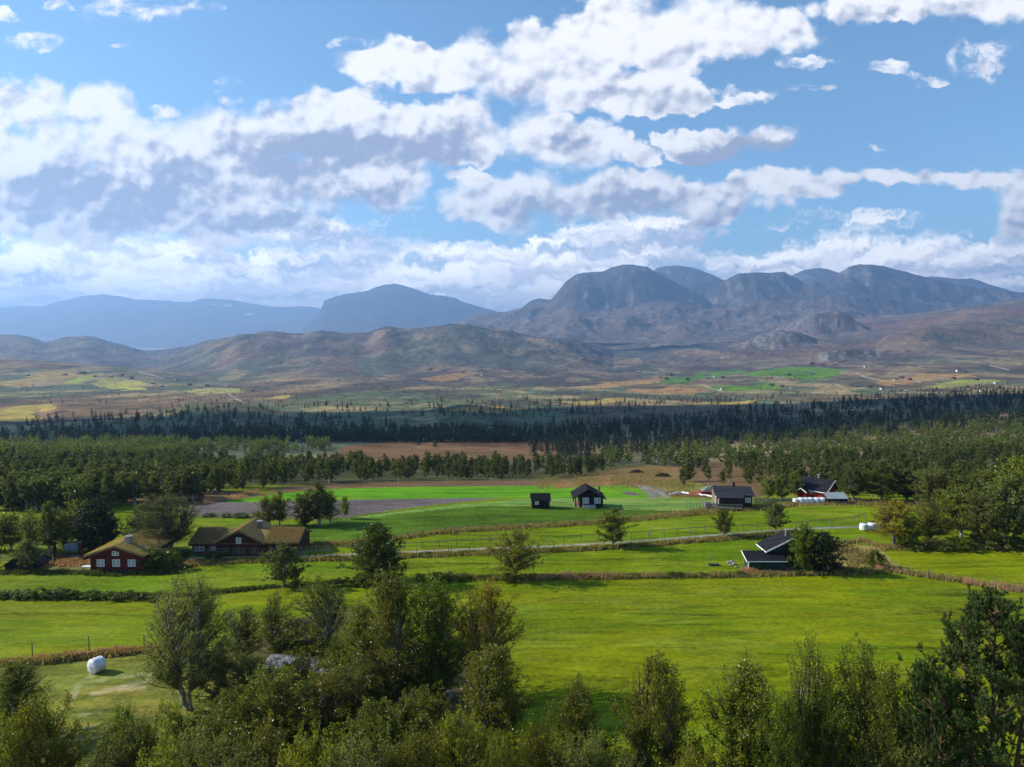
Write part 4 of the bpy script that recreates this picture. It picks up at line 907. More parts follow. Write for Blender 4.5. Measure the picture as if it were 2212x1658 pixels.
for (px, b, t, w, lab) in [(128,1208,1190,34,'rounded green bush in front of the grey trailer'), (370,1205,1186,36,'low green bush at the rail fence before the long house'),
    (400,1204,1190,28,'second low bush along the rail fence before the long house'), (452,1208,1196,16,'small bush on the road edge before the long house'), (475,1206,1192,20,'little leafy bush at the road before the dark gable')]:
    stand(px, b, t, w, 'shrub%d' % (len(lab) % 2), lab, 'bush', 'bush')
# foreground, left
stand(412, 1530, 1246, 160, 'sparse', 'tall sparse birch with several dark stems at the left of the foreground grove')
stand(528, 1430, 1312, 96, 'thin', 'thin dark tree with curling branches between the tall sparse birch and the grove')
stand(602, 1440, 1280, 74, 'airy', 'slender upright birch left of the pale green tree in the foreground grove')
stand(684, 1450, 1246, 130, 'airy', 'pale green airy birch on the left side of the foreground grove')
stand(845, 1530, 1238, 165, 'bright', 'yellow-green birch in the centre of the foreground grove')
stand(935, 1536, 1244, 150, 'near2', 'dark green many-stemmed birch right of centre in the foreground grove')
stand(785, 1500, 1300, 90, 'near0', 'dark green birch at the left flank of the yellow-green one')
stand(1046, 1500, 1262, 150, 'gold', 'golden-topped birch at the right of the foreground grove')
rise(1062, 1398, 45, 200, 'near1', 'leafy birch in front of the golden-topped one, at the edge of the meadow')
stand(480, 1528, 1400, 40, 'thin', 'small crooked stem with few leaves right of the tall sparse birch', 'sapling')
stand(40, 1590, 1430, 120, 'near0', 'green birch at the left edge in front of the single white bale')
rise(85, 1508, 40, 170, 'mass2', 'dark willow bush in the bottom left corner', 'willow_bush', 'bush')
rise(10, 1540, 38, 140, 'mass0', 'grey willow bush cut by the left edge at the bottom', 'willow_bush', 'bush')
for (px, t, Y, w, k, lab) in [
    (275,1522,40,90,'near2','pointed young birch rising at the left end of the foreground thicket'),
    (255,1575,38,150,'mass1','light green thicket bush at the left end of the bottom row'),
    (345,1535,41,170,'mass0','thicket bush beneath the tall sparse birch'),
    (450,1535,42,170,'mass2','thicket bush at the foot of the tall sparse birch'),
    (520,1425,54,130,'mass1','dense bush behind the thicket, left of the metal roof'),
    (640,1418,54,130,'mass2','bush right behind the ridge of the metal roof'),
    (905,1490,47,150,'mass0','rounded bush under the stems of the grove, above the grassy clearing'),
    (975,1560,42,120,'mass2','leafy bush at the right rim of the grassy clearing'),
    (500,1500,46,150,'mass0','thicket bush between the tall sparse birch and the metal roof'),
    (590,1440,48,190,'mass0','glossy-leaved thicket bush in front of the metal roof'),
    (650,1375,62,130,'near2','dark leafy birch behind the metal roof'),
    (745,1385,58,130,'near0','shaded birch just right of the metal roof'),
    (705,1446,48,190,'mass2','thicket bush under the right half of the metal roof'),
    (775,1440,52,130,'mass1','dark rounded bush left of the stems of the grove'),
    (800,1530,42,190,'mass0','thicket bush with yellow leaves in the middle of the bottom row'),
    (560,1560,39,190,'mass2','thicket bush in the second row from the bottom, left of the middle'),
    (690,1570,39,190,'mass0','thicket bush in the second row from the bottom under the metal roof'),
    (420,1585,38,190,'mass1','thicket bush in the second row from the bottom at the left'),
    (490,1620,35,190,'mass1','low thicket bush on the bottom edge, left of the middle'),
    (640,1620,35,190,'mass2','low thicket bush on the bottom edge under the metal roof'),
    (770,1610,36,190,'mass1','low thicket bush on the bottom edge left of the grassy clearing'),
    (905,1580,38,190,'mass2','thicket bush below the grassy clearing'),
    (1000,1545,40,160,'mass0','thicket bush right of the grassy clearing'),
    (340,1615,35,190,'mass0','lowest thicket bush on the bottom edge at the left')]:
    rise(px, t, Y, w, k, lab, 'birch_tree' if 'birch' in lab else 'thicket_bush', 'tree' if 'birch' in lab else 'bush')
# foreground, right
for (px, t, Y, w, k, lab) in [
    (1248,1470,41,120,'near0','slim green birch between the grove and the middle of the bottom edge'),
    (1418,1422,41,190,'near1','broad-topped birch on the bottom edge right of centre'),
    (1612,1424,40,165,'near0','knotty dark birch on the bottom edge left of the twiggy one'),
    (1745,1372,41,130,'airy','tall twiggy birch whose thin top stands over the meadow'),
    (1852,1384,40,150,'airy','white-stemmed birch with forked bare top left of the pine'),
    (1915,1445,38,110,'near0','short birch squeezed between the white-stemmed birch and the pine'),
    (1795,1470,39,120,'near2','leafy birch filling the gap before the twiggy ones'),
    (1690,1500,38,120,'near2','dark birch between the knotty one and the twiggy one'),
    (1160,1568,38,150,'mass2','rounded bush on the bottom edge left of the slim green birch'),
    (1262,1590,37,120,'mass1','bush at the foot of the slim green birch'),
    (1085,1585,37,130,'mass0','shaded bush on the bottom edge below the meadow-edge birch'),
    (1500,1618,36,150,'mass2','low willow bush between the broad-topped birch and the knotty one'),
    (1350,1630,36,110,'mass1','low bush on the bottom edge under the broad-topped birch'),
    (1960,1580,37,150,'mass1','low bush left under the pine')]:
    rise(px, t, Y, w, k, lab, 'thicket_bush' if 'bush' in lab else 'birch_tree', 'bush' if 'bush' in lab else 'tree')
rise(2010, 1425, 36.5, 330, 'pine', 'smaller dark pine standing left of and in front of the large one', 'pine_tree', 'tree', rz=2.2)
rise(2150, 1282, 37.0, 560, 'pine', 'large dark pine with upright shoots in the bottom right corner', 'pine_tree', 'tree', rz=0.4)

# hedge of bushes along the bank at the left, and bushes along other banks
k = 0
hedge = [(8,1292,1276,46),(50,1292,1274,44),(88,1293,1270,46),(125,1293,1272,44),(160,1294,1276,40),(196,1294,1277,40),(232,1295,1278,40),(268,1296,1279,40),(302,1296,1280,38),(336,1297,1281,36)]
for i, (px, b, t, w) in enumerate(hedge):
    stand(px, b, t, w, 'shrub%d' % (i % 2), 'green bush in the low hedge running across the meadow at the left', 'hedge_bush', 'bush', 'bushes of the low hedge across the left meadow')
for (px, b, t, w, lab) in [(745,1266,1246,34,'dark reddish bush on the bank left of the dense round tree'),(776,1264,1244,34,'dark bush between the reddish bush and the dense round tree'),
    (905,1254,1240,34,'dark bush on the bank above the yellow-green birch'),(940,1254,1236,30,'bushy shrub on the bank above the grove'),(970,1255,1237,28,'shrub on the bank just left of the golden top'),(1000,1254,1239,24,'last shrub on the bank before the lone airy birch'),
    (1100,1254,1240,40,'flat dark bush at the foot of the lone airy birch')]:
    stand(px, b, t, w, 'shrub%d' % (len(lab) % 2), lab, 'bush', 'bush')
for i, (px, b, t, w) in enumerate([(490,1118,1109,24),(520,1119,1108,26),(556,1119,1107,28),(450,1116,1109,22)]):
    stand(px, b, t, w, 'shrub%d' % (i % 2), 'low bush on the strip between plough land and meadow', 'bush', 'bush', 'bushes between plough land and meadow')
for i, (px, b, t, w) in enumerate([(1960,1186,1160,60),(2020,1188,1162,60),(2080,1188,1160,70),(2150,1186,1156,80),(2205,1186,1160,60)]):
    stand(px, b, t, w, 'shrub%d' % (2 if i % 2 else 0), 'willow bush along the foot of the right-hand wood', 'willow_bush', 'bush', 'willow bushes at the foot of the right-hand wood')

# ---------------------------------------------------------------- woods: the trees that show largest stand one by one, the rest as a mass
def scatter(n, polys, seed, gap=0.0):
    """points spread evenly over land, picked where they fall inside polygons on the sheet"""
    rng = np.random.default_rng(seed); out = []
    for poly, share in polys:
        xs = [p[0] for p in poly]; ys = [p[1] for p in poly]; got = []; want = int(n * share)
        while len(got) < want:
            px = rng.uniform(min(xs), max(xs), 6000); r = rng.uniform(min(ys), max(ys), 6000)
            k = in_poly(px, r, poly); kk = np.where(k)[0]; kk = kk[vnoise(px[kk] / 26.0, r[kk] / 9.0, seed) > rng.uniform(0.12, 0.50, len(kk))]; got += list(zip(px[kk], r[kk]))
        out += got[:want]
    out = np.array(out); x, Y, z = hit(out[:, 0], out[:, 1]); k = Y < 11500
    return x[k], Y[k], z[k], out[k, 0], out[k, 1]
def mass(name, pts, keys, hs, label, cat, seed, part='trees'):
    rng = np.random.default_rng(seed); x, Y, z = pts; n = len(x); ki = rng.integers(0, len(keys), n)
    TV = []; TQ = []; TR = []; LV = []; LQ = []; LR = []; bt = bl = 0
    for k, key in enumerate(keys):
        tm, cm, H, W = PROTO[key]; sel = np.where(ki == k)[0]
        def arr(me):
            v = np.empty(len(me.vertices) * 3, np.float32); me.vertices.foreach_get('co', v); q = np.empty(len(me.loops), np.int32); me.loops.foreach_get('vertex_index', q); return v.reshape(-1, 3), q.reshape(-1, 4)
        tv, tq = arr(tm); cv, cq = arr(cm); r1 = np.empty(len(tm.vertices), np.float32); tm.attributes['rad'].data.foreach_get('value', r1); r2 = np.empty(len(cm.vertices), np.float32); cm.attributes['rnd'].data.foreach_get('value', r2)
        tv = tv[:24]; tq = tq[(tq < 24).all(1)]; r1 = r1[:24]           # the stem only: limbs do not show at this distance
        m = len(sel)
        if not m: continue
        a = rng.uniform(0, 6.28, m); s = rng.uniform(hs[0], hs[1], m) / H; sw = s * rng.uniform(0.85, 1.25, m); tint = rng.normal(0, 0.12, m)
        def put(v):
            X = (v[None, :, 0] * np.cos(a)[:, None] - v[None, :, 1] * np.sin(a)[:, None]) * sw[:, None] + x[sel][:, None]
            Yv = (v[None, :, 0] * np.sin(a)[:, None] + v[None, :, 1] * np.cos(a)[:, None]) * sw[:, None] + Y[sel][:, None]
            return np.stack([X, Yv, v[None, :, 2] * s[:, None] + z[sel][:, None]], -1).reshape(-1, 3)
        TV.append(put(tv)); TQ.append((tq[None] + (np.arange(m) * len(tv))[:, None, None] + bt).reshape(-1, 4)); TR.append(np.tile(r1, m)); bt += m * len(tv)
        LV.append(put(cv)); LQ.append((cq[None] + (np.arange(m) * len(cv))[:, None, None] + bl).reshape(-1, 4)); LR.append(np.clip((r2[None] + tint[:, None]), 0, 1).ravel()); bl += m * len(cv)
    TV = np.vstack(TV); LV = np.vstack(LV); TQ = np.vstack(TQ); LQ = np.vstack(LQ) + len(TV)
    me = mesh_np(name, np.vstack([TV, LV]), [TQ, LQ], [PROTO[keys[0]][0].materials[0], PROTO[keys[0]][1].materials[0]],
                 {'rnd': np.concatenate([np.zeros(len(TV)), np.concatenate(LR)]), 'rad': np.concatenate([np.concatenate(TR), np.zeros(len(LV))])},
                 face_mat=np.concatenate([np.zeros(len(TQ)), np.ones(len(LQ))]))
    return tag(obj(name, me), label, cat, None, 'stuff')
def woods(n_ind, n_mass, polys, keys, far_keys, hs, name, label, glabel, group, cat, seed):
    x, Y, z, px, r = scatter(n_ind + n_mass, polys, seed)
    o = np.argsort(Y); x, Y, z = x[o], Y[o], z[o]; rng = np.random.default_rng(seed + 1)
    for i in range(min(n_ind, len(x))):
        h = rng.uniform(*hs); k = keys[int(rng.integers(0, len(keys)))]; h *= 0.7 + 0.45 * float(vnoise(x[i] / 9.0, Y[i] / 9.0, seed))
        plant(name, k, float(x[i]), float(Y[i]), float(z[i]) - 0.05, glabel, 'tree', group, rng.uniform(0, 6.28), h, h * rng.uniform(0.42, 0.62) if 'spruce' not in k else h * rng.uniform(0.3, 0.42))
    if n_mass: mass(label[0], (x[n_ind:], Y[n_ind:], z[n_ind:]), far_keys, hs, label[1], cat, seed + 2)
POLY_NEARWOOD = [(-20,1105),(-20,1022),(300,1005),(560,1000),(830,1012),(1240,1006),(1300,1000),(1310,1020),(1180,1037),(1000,1039),(700,1045),(600,1052),(500,1068),(420,1084),(330,1095),(160,1105)]
POLY_RIGHTWOOD = [(1470,1052),(1480,1015),(1600,1006),(1800,1000),(2000,985),(2560,965),(2560,1110),(2240,1120),(2010,1098),(1930,1076),(1820,1072),(1700,1060),(1600,1052)]
woods(290, 1050, [(POLY_NEARWOOD, 0.60), (POLY_RIGHTWOOD, 0.40)], ['wood0','wood1','wood2','palewood0','palewood1','palewood2'], ['wood0','wood1','wood2','palewood0','wood1','palewood0'], (4.2, 7.8), 'birch_tree',
      ('birch_wood', 'dense birch wood in a dark green belt behind the fields'), 'mountain birch in the wood behind the fields', 'birches of the wood behind the fields', 'wood', 701)
woods(0, 2600, [([(1290,1012),(1290,985),(1480,965),(1750,940),(2000,925),(2560,890),(2560,980),(1980,1000),(1700,1008),(1480,1012)], 0.55),
               ([(-20,985),(-20,965),(200,950),(430,960),(700,960),(740,972),(560,985),(430,985),(250,995),(60,1004)], 0.30),
               ([(-20,1003),(-20,990),(300,978),(420,980),(430,990),(200,1000)], 0.15)], None, ['farbirch0','farbirch1','farbirch2'], (4.5, 7.5), 'birch_tree',
      ('far_birch_wood', 'distant belt of birch wood on the valley floor'), '', None, 'wood', 711)
woods(280, 4200, [([(1130,962),(1190,945),(1300,920),(1420,905),(1600,888),(1800,872),(2000,860),(2560,835),(2560,910),(2000,935),(1750,955),(1480,975),(1300,992),(1200,990)], 0.52),
                  ([(-20,962),(-20,948),(300,945),(600,945),(800,940),(1130,940),(1190,950),(1100,958),(700,955),(400,955)], 0.26),
                  ([(1480,895),(1700,872),(1900,858),(2240,842),(2240,870),(1900,880)], 0.07),
                  ([(500,938),(900,932),(1300,915),(1450,905),(1400,940),(1000,946)], 0.05),
                  ([(0,935),(100,900),(400,890),(700,895),(900,925),(600,940)], 0.08),
                  ([(300,905),(360,880),(600,880),(900,900),(1300,905),(1400,890),(1600,870),(2000,850),(1400,860),(800,870)], 0.07)],
      ['spruce0','spruce1','spruce2'], ['farspruce0','farspruce1','farspruce2','farbirch0','farspruce0'], (5.0, 11.0), 'spruce_tree',
      ('spruce_forest', 'dark spruce forest in cloud shade across the valley'), 'dark spruce in the forest across the valley', 'spruces of the forest across the valley', 'forest', 721)
woods(0, 2600, [([(-20,870),(-20,830),(500,835),(800,800),(1100,790),(1500,800),(1900,830),(2240,830),(2240,860),(1700,870),(1000,880),(400,880)], 0.5),
                ([(560,835),(640,790),(760,770),(900,780),(1200,800),(1300,830),(900,850)], 0.3),
                ([(1620,822),(1660,808),(1740,806),(1770,816),(1700,824)], 0.08), ([(1900,850),(2050,835),(2240,832),(2240,852)], 0.12)],
      None, ['farspruce0','farspruce1','farbirch0'], (2.5, 6.5), 'spruce_tree', ('scattered_scrub', 'tiny trees and scrub dotted over the far hillsides'), '', None, 'scrub', 731)
for (px, b, t, w, lab) in [(110,1050,1016,20,'short spruce among the birches of the left wood'),(250,1046,1008,22,'dark spruce in the middle of the left wood'),(540,1040,1002,22,'spruce at the right end of the left wood'),(820,1030,1000,16,'small spruce in the thin part of the birch wood'),(40,1062,1008,34,'dark spruce standing above the birch wood at the left edge'),(364,1010,984,16,'pointed spruce rising out of the birch wood on the left'),(457,1002,976,22,'bushy spruce on the skyline of the birch wood left of centre'),
    (757,1000,988,14,'small spruce tip behind the middle of the birch wood'),(1153,985,956,22,'single dark spruce on the edge of the brown bog'),(905,962,948,12,'tiny spruce on the brown bog'),(940,966,948,16,'spruce on the brown bog right of the tiny one'),
    (1182,985,960,26,'dark spruce at the right end of the birch wood'),(1270,1000,960,30,'tall spruce where the birch wood meets the spruce forest'),(1395,1002,955,28,'tall spruce above the cleared slope'),(1610,955,925,24,'tall spruce in front of the clearing in the forest'),(1510,950,915,22,'spruce on the near edge of the forest')]:
    stand(px, b, t, w, 'spruce%d' % (len(lab) % 3), lab, 'spruce_tree', 'tree')
SHADES = [(300,930,700,150,1,'broad cumulus shading the left of the valley floor'),(900,925,560,150,2,'cumulus shading the middle of the valley floor'),(1450,900,520,190,3,'cumulus shading the edge of the spruce forest'),
 (1950,880,640,260,4,'large cumulus shading the spruce forest on the right'),(1400,752,420,150,5,'small cumulus shading the far green slope',5600.0)]

# ---------------------------------------------------------------- buildings
M_RED = m_boards('dark_red_boards', (0.085, 0.014, 0.012), 0.16); M_REDL = m_boards('barn_red_boards', (0.42, 0.035, 0.02), 0.16)
M_REDTRIM = m_plain('dark_red_trim', (0.07, 0.012, 0.012), 0.8, 0.2, 0.15)
M_LOG = m_boards('dark_brown_logs', (0.055, 0.020, 0.013), 0.26, 1); M_TAR = m_boards('black_tarred_boards', (0.012, 0.012, 0.016), 0.2)
M_BROWN = m_boards('dark_brown_boards', (0.030, 0.024, 0.016), 0.17); M_TAN = m_boards('sunlit_tan_boards', (0.20, 0.155, 0.085), 0.15)
M_GREENB = m_boards('dark_green_boards', (0.012, 0.040, 0.030), 0.16); M_WHITE = m_plain('white_paint', (0.72, 0.74, 0.74), 0.5, 0.4, 0.06)
M_GREYW = m_plain('grey_wood', (0.16, 0.15, 0.135), 0.9, 0.2, 0.35, 6, stretch=(1, 1, 4)); M_DKWOOD = m_plain('dark_wood', (0.045, 0.035, 0.028), 0.9, 0.2, 0.35, 6)
M_SHINGLE = m_boards('slate_roofing', (0.028, 0.032, 0.042), 0.35, 1, 0.3, 0.85, 0.15); M_ROOFB = m_boards('ribbed_black_roof', (0.016, 0.016, 0.019), 0.2, 0, 0.2, 0.9, 0.08)
M_ROOFR = m_boards('bitumen_roof', (0.018, 0.018, 0.024), 0.6, 0, 0.25, 0.9, 0.1)
M_STONE = m_plain('grey_stone', (0.25, 0.245, 0.26), 0.9, 0.2, 0.4, 7); M_BRICK = m_plain('chimney_stone', (0.15, 0.125, 0.115), 0.9, 0.2, 0.5, 9)
M_METAL = m_plain('galvanised_sheet', (0.42, 0.44, 0.50), 0.42, 0.5, 0.2, 2, 0.6); M_BLKMET = m_plain('black_steel', (0.02, 0.02, 0.022), 0.5, 0.4, 0.1)
M_GLASS = m_plain('window_glass', (0.06, 0.085, 0.10), 0.08, 0.8, 0.2, 1.5); M_CURT = m_plain('window_curtain', (0.28, 0.34, 0.36), 0.35, 0.5, 0.3, 2)
M_TURF = m_plain('turf', (0.22, 0.155, 0.065), 0.95, 0.1, 0.5, 5, bstr=0.8); M_BLUEB = m_plain('blue_grey_sheet', (0.14, 0.20, 0.25), 0.5, 0.4, 0.1, 2)
M_BALE = mat('white_bale_film', lambda N: (lambda w, n: pbr(N, N.mix(N.ramp(n, 0.35, 0.7), (0.74, 0.76, 0.80, 1), (0.60, 0.63, 0.68, 1)), 0.28, 0.5, N.m('ADD', N.m('MULTIPLY', w, 0.5), n), 0.9, 0.09))(N.noise(N.v('MULTIPLY', ocoord(N), (7, 2, 2)), 2.0, 4, 0.6), N.noise(ocoord(N), 5.0, 4, 0.6)))

def window(parent, cx, cz, w, h, y, panes=2, bars=1, mat_f=None, glass=None, side=0, name='window'):
    """a window on a wall: frame > pane; side 0 faces the camera (-y), 1 faces -x, 2 faces +x"""
    mat_f = mat_f or M_WHITE; t = 0.075
    def P(a0, a1, b0, b1, d0, d1, mb):
        if side == 0: mb.box(a0, a1, y + d0, y + d1, b0, b1)
        else: mb.box(y + min(d0, d1) if side == 1 else y - max(d0, d1), y + max(d0, d1) if side == 1 else y - min(d0, d1), a0, a1, b0, b1)
    f = MB(); x0, x1, z0, z1 = cx - w/2, cx + w/2, cz - h/2, cz + h/2
    P(x0 - t, x0, z0 - t, z1 + t, -0.05, 0.02, f); P(x1, x1 + t, z0 - t, z1 + t, -0.05, 0.02, f); P(x0, x1, z1, z1 + t, -0.05, 0.02, f); P(x0, x1, z0 - t, z0, -0.06, 0.02, f)
    for i in range(1, panes):
        xm = x0 + w * i / panes; P(xm - 0.045, xm + 0.045, z0, z1, -0.045, 0.02, f)
    for i in range(panes):
        a = x0 + w * i / panes; b = x0 + w * (i + 1) / panes
        for k in range(1, bars + 1):
            zz = z0 + h * k / (bars + 1); P(a + 0.045, b - 0.045, zz - 0.018, zz + 0.018, -0.035, 0.0, f)
    fo = f.build(name, mat_f, parent)
    g = MB(); P(x0 + 0.002, x1 - 0.002, z0 + 0.002, z1 - 0.002, -0.012, 0.03, g); g.build('pane', glass or M_CURT, fo)
    return fo
def blades(n, sampler, hgt, wid, seed, lean=0.35, hn=False):
    rng = np.random.default_rng(seed); B = sampler(rng, n); n = len(B); h = hgt * rng.uniform(0.45, 1.25, n)[:, None]
    if hn: h = h * (0.35 + 1.3 * fbm(B[:, 0] / 2.2, B[:, 1] / 2.2, seed, 3))[:, None]
    ph = rng.uniform(0, 6.28, n); d = np.stack([np.cos(ph), np.sin(ph), np.zeros(n)], 1); w = wid * rng.uniform(0.6, 1.4, n)[:, None]
    l = rng.normal(0, lean, (n, 2)) * h; tip = B + np.concatenate([l, h], 1); mid = B + np.concatenate([l * 0.35, h * 0.6], 1)
    V = np.stack([B - d * w / 2, B + d * w / 2, mid + d * w * 0.4, tip, mid - d * w * 0.4], 1).reshape(-1, 3); Q = np.arange(5 * n).reshape(n, 5)
    return V, Q, np.repeat(np.clip(rng.normal(0.5, 0.22, n), 0, 1), 5)
def turf_grass(parent, quads, n, mat_, seed, h=0.28):
    """grass standing on sloping roof faces"""
    def s(rng, n):
        A = [np.linalg.norm(np.cross(np.subtract(q[1], q[0]), np.subtract(q[3], q[0]))) for q in quads]; A = np.array(A) / sum(A); out = []
        for q, a in zip(quads, A):
            m = int(n * a); u, v = rng.uniform(0, 1, (2, m, 1)); q = np.array(q, float)
            out.append((q[0] * (1 - u) + q[1] * u) * (1 - v) + (q[3] * (1 - u) + q[2] * u) * v)
        return np.vstack(out)
    V, Q, R = blades(n, s, h, 0.05, seed, 0.3); me = mesh_np('roof_grass', V, [Q], mat_, {'rnd': R}); o = obj('roof_grass', me, parent); o['kind'] = 'stuff'; return o
def chimney(parent, x, y, z0, h, w=0.6, body=None, cap=True):
    c = MB().box(x - w/2, x + w/2, y - w/2, y + w/2, z0, z0 + h).build('chimney', body or M_STONE, parent)
    if cap:
        m = MB()
        for sx in (-1, 1):
            for sy in (-1, 1): m.box(x + sx*w*0.36 - 0.05, x + sx*w*0.36 + 0.05, y + sy*w*0.36 - 0.05, y + sy*w*0.36 + 0.05, z0 + h, z0 + h + 0.16)
        m.box(x - w*0.65, x + w*0.65, y - w*0.65, y + w*0.65, z0 + h + 0.16, z0 + h + 0.24); m.build('chimney_cap', M_STONE, c)
    return c
def S(Y): return Y / F                       # metres per sheet pixel at distance Y
def place(px, row):
    x, Y, z = G1(px, row); return x, Y, z

# red sod-roofed cottage, gable to the camera
x0, Y0, z0 = place(252, 1237); s = S(Y0)
cot = thing('sod_roof_cottage', 'dark red cottage with a golden grassy sod roof and white windows in its gable', 'cottage', (x0, Y0, z0))
W, D, Hw, Ha = 57 * s, 6.8, 34 * s, 53 * s
wl = MB().prism([(-W, -0.4), (W, -0.4), (W, Hw), (0, Ha), (-W, Hw)], 0, D).build('wall', M_RED, cot)
MB().box(-W - 0.03, W + 0.03, -0.03, D + 0.03, -0.5, 0.25).build('base_course', M_STONE, cot)
for cx, cz, w, h in [(-34 * s, 0.62 * Hw, 0.9, 0.85), (0, 0.62 * Hw, 0.9, 0.85), (34 * s, 0.62 * Hw, 0.9, 0.85), (-1 * s, Hw + 0.55, 0.8, 0.52)]: window(cot, cx, cz, w, h, -0.02)
oh = 0.55; sl = (Ha - Hw) / W
def roof_pts(sg, a, b, lift=0.0): return [(0, -oh, Ha + lift), (sg * (W + oh), -oh, Hw - sl * oh + lift), (sg * (W + oh), b, Hw - sl * oh + lift), (0, b, Ha + lift)]
rf = MB()
for sg in (-1, 1):
    a, b, c, d = roof_pts(sg, 0, D + oh, 0.30)
    rf.slab(*((b, a, d, c) if sg > 0 else (a, b, c, d)), 0.28)
rf = rf.build('roof', M_TURF, cot)
turf_grass(rf, [roof_pts(1, 0, D + oh, 0.30), roof_pts(-1, 0, D + oh, 0.30)], 36000, M_SOD, 11, 0.34)
bb = MB()
for sg in (-1, 1): bb.bar((0, -oh - 0.03, Ha + 0.12), (sg * (W + oh + 0.05), -oh - 0.03, Hw - sl * oh + 0.10), 0.05, 0.34); bb.bar((sg * (W + oh), -oh, Hw - sl * oh + 0.12), (sg * (W + oh), D + oh, Hw - sl * oh + 0.12), 0.08, 0.30)
bb.build('bargeboard', M_REDTRIM, cot); chimney(cot, 0.75, 1.9, Ha - 0.3, 1.35, 0.72)
pr = MB().box(W + 0.02, W + 1.5, 1.6, 4.8, -0.4, 1.7).build('porch', M_RED, cot); window(cot, 3.2, 1.1, 0.5, 0.7, W + 1.52, 1, 1, side=2); MB().slab((W, 1.3, 2.15), (W + 1.8, 1.3, 1.75), (W + 1.8, 5.1, 1.75), (W, 5.1, 2.15), 0.2).build('porch_roof', M_TURF, cot)

# long sod-roofed house with a cross gable
x1, Y1, z1 = place(521, 1199); s = S(Y1)
lng = thing('sod_roof_longhouse', 'long low dark brown timber house with a sod roof and a central gable', 'house', (x1, Y1, z1))
XL, XR, D, Hw, Hr = -107 * s, 124 * s, 6.4, 26 * s, 43 * s
MB().prism([(XL, -0.4), (XR, -0.4), (XR, Hw), (XL, Hw)], 0, D).build('wall', M_LOG, lng)
def xpr(y, z): return (y, z)
g = MB(); g.add([(XL, 0, Hw), (XL, D, Hw), (XL, D/2, Hr), (XR, 0, Hw), (XR, D, Hw), (XR, D/2, Hr)], [(0, 1, 2), (3, 5, 4), (0, 3, 4, 1), (0, 2, 5, 3), (1, 4, 5, 2)]); g.build('end_gable', M_LOG, lng)
oh = 0.6; k = (Hr - Hw) / (D / 2); L_ = 0.3
def fr(a, b): return [(a, -oh, Hw - k * oh + L_), (b, -oh, Hw - k * oh + L_), (b, D / 2, Hr + L_), (a, D / 2, Hr + L_)]
rf = MB().slab(*fr(XL - 0.3, XR + 0.3), 0.28).slab((XR + 0.3, D + oh, Hw - k * oh + L_), (XL - 0.3, D + oh, Hw - k * oh + L_), (XL - 0.3, D / 2, Hr + L_), (XR + 0.3, D / 2, Hr + L_), 0.28)
GW, GA, GF = 51 * s, 51 * s, -0.5           # the gable part steps forward
for sg in (-1, 1):
    a, b, c, d = (0, GF - 0.5, GA + 0.34), (sg * (GW + 0.35), GF - 0.5, 24 * s + 0.2), (sg * (GW + 0.35), D + 0.4, 24 * s + 0.2), (0, D + 0.4, GA + 0.34)
    rf.slab(*((b, a, d, c) if sg > 0 else (a, b, c, d)), 0.26)
rf = rf.build('roof', M_TURF, lng)
turf_grass(rf, [fr(XL - 0.3, -GW), fr(GW, XR + 0.3), [(0, GF - 0.5, GA + 0.34), (GW + 0.35, GF - 0.5, 24*s + 0.2), (GW + 0.35, D, 24*s + 0.2), (0, D, GA + 0.34)], [(0, GF - 0.5, GA + 0.34), (-GW - 0.35, GF - 0.5, 24*s + 0.2), (-GW - 0.35, D, 24*s + 0.2), (0, D, GA + 0.34)]], 52000, M_SODD, 12, 0.30)
MB().prism([(-GW, -0.4), (GW, -0.4), (GW, 23 * s), (0, GA), (-GW, 23 * s)], GF, D + 0.2).build('gable_wall', M_LOG, lng)
e = MB(); e.bar((0, GF - 0.53, GA + 0.16), (-GW - 0.4, GF - 0.53, 24*s + 0.02), 0.06, 0.22); e.bar((0, GF - 0.53, GA + 0.16), (GW + 0.4, GF - 0.53, 24*s + 0.02), 0.06, 0.22); e.bar((XL - 0.3, -oh - 0.04, Hw - k*oh + 0.12), (XR + 0.3, -oh - 0.04, Hw - k*oh + 0.12), 0.06, 0.3); e.build('bargeboard', M_LOG, lng)
window(lng, -91 * s, 1.25 * Hw / 2, 1.35, 0.95, -0.02); window(lng, -61 * s, 1.3 * Hw / 2, 0.6, 0.7, -0.02, 1, 1); window(lng, -2 * s, GA - 17 * s, 0.62, 0.72, GF - 0.02, 1, 1); window(lng, 88 * s, 1.35 * Hw / 2, 1.3, 0.42, -0.02, 2, 0)
MB().box(-16 * s, 16 * s, GF - 0.04, GF + 0.02, 0, 1.75).build('recess_shade_panel', M_BLKMET, lng); MB().box(-3 * s, 3 * s, GF - 0.09, GF - 0.05, 0.1, 1.65).build('door', M_LOG, lng)  # flat black panel on the wall stands in for shade inside the entrance
for px_ in (-46, -18, 18, 46): MB().box(px_ * s - 0.1, px_ * s + 0.1, GF - 0.35, GF - 0.15, -0.3, 1.75).build('post', M_LOG, lng)
chimney(lng, 24 * s, D / 2 + 0.2, Hr - 0.2, 1.35, 0.62, M_BRICK)

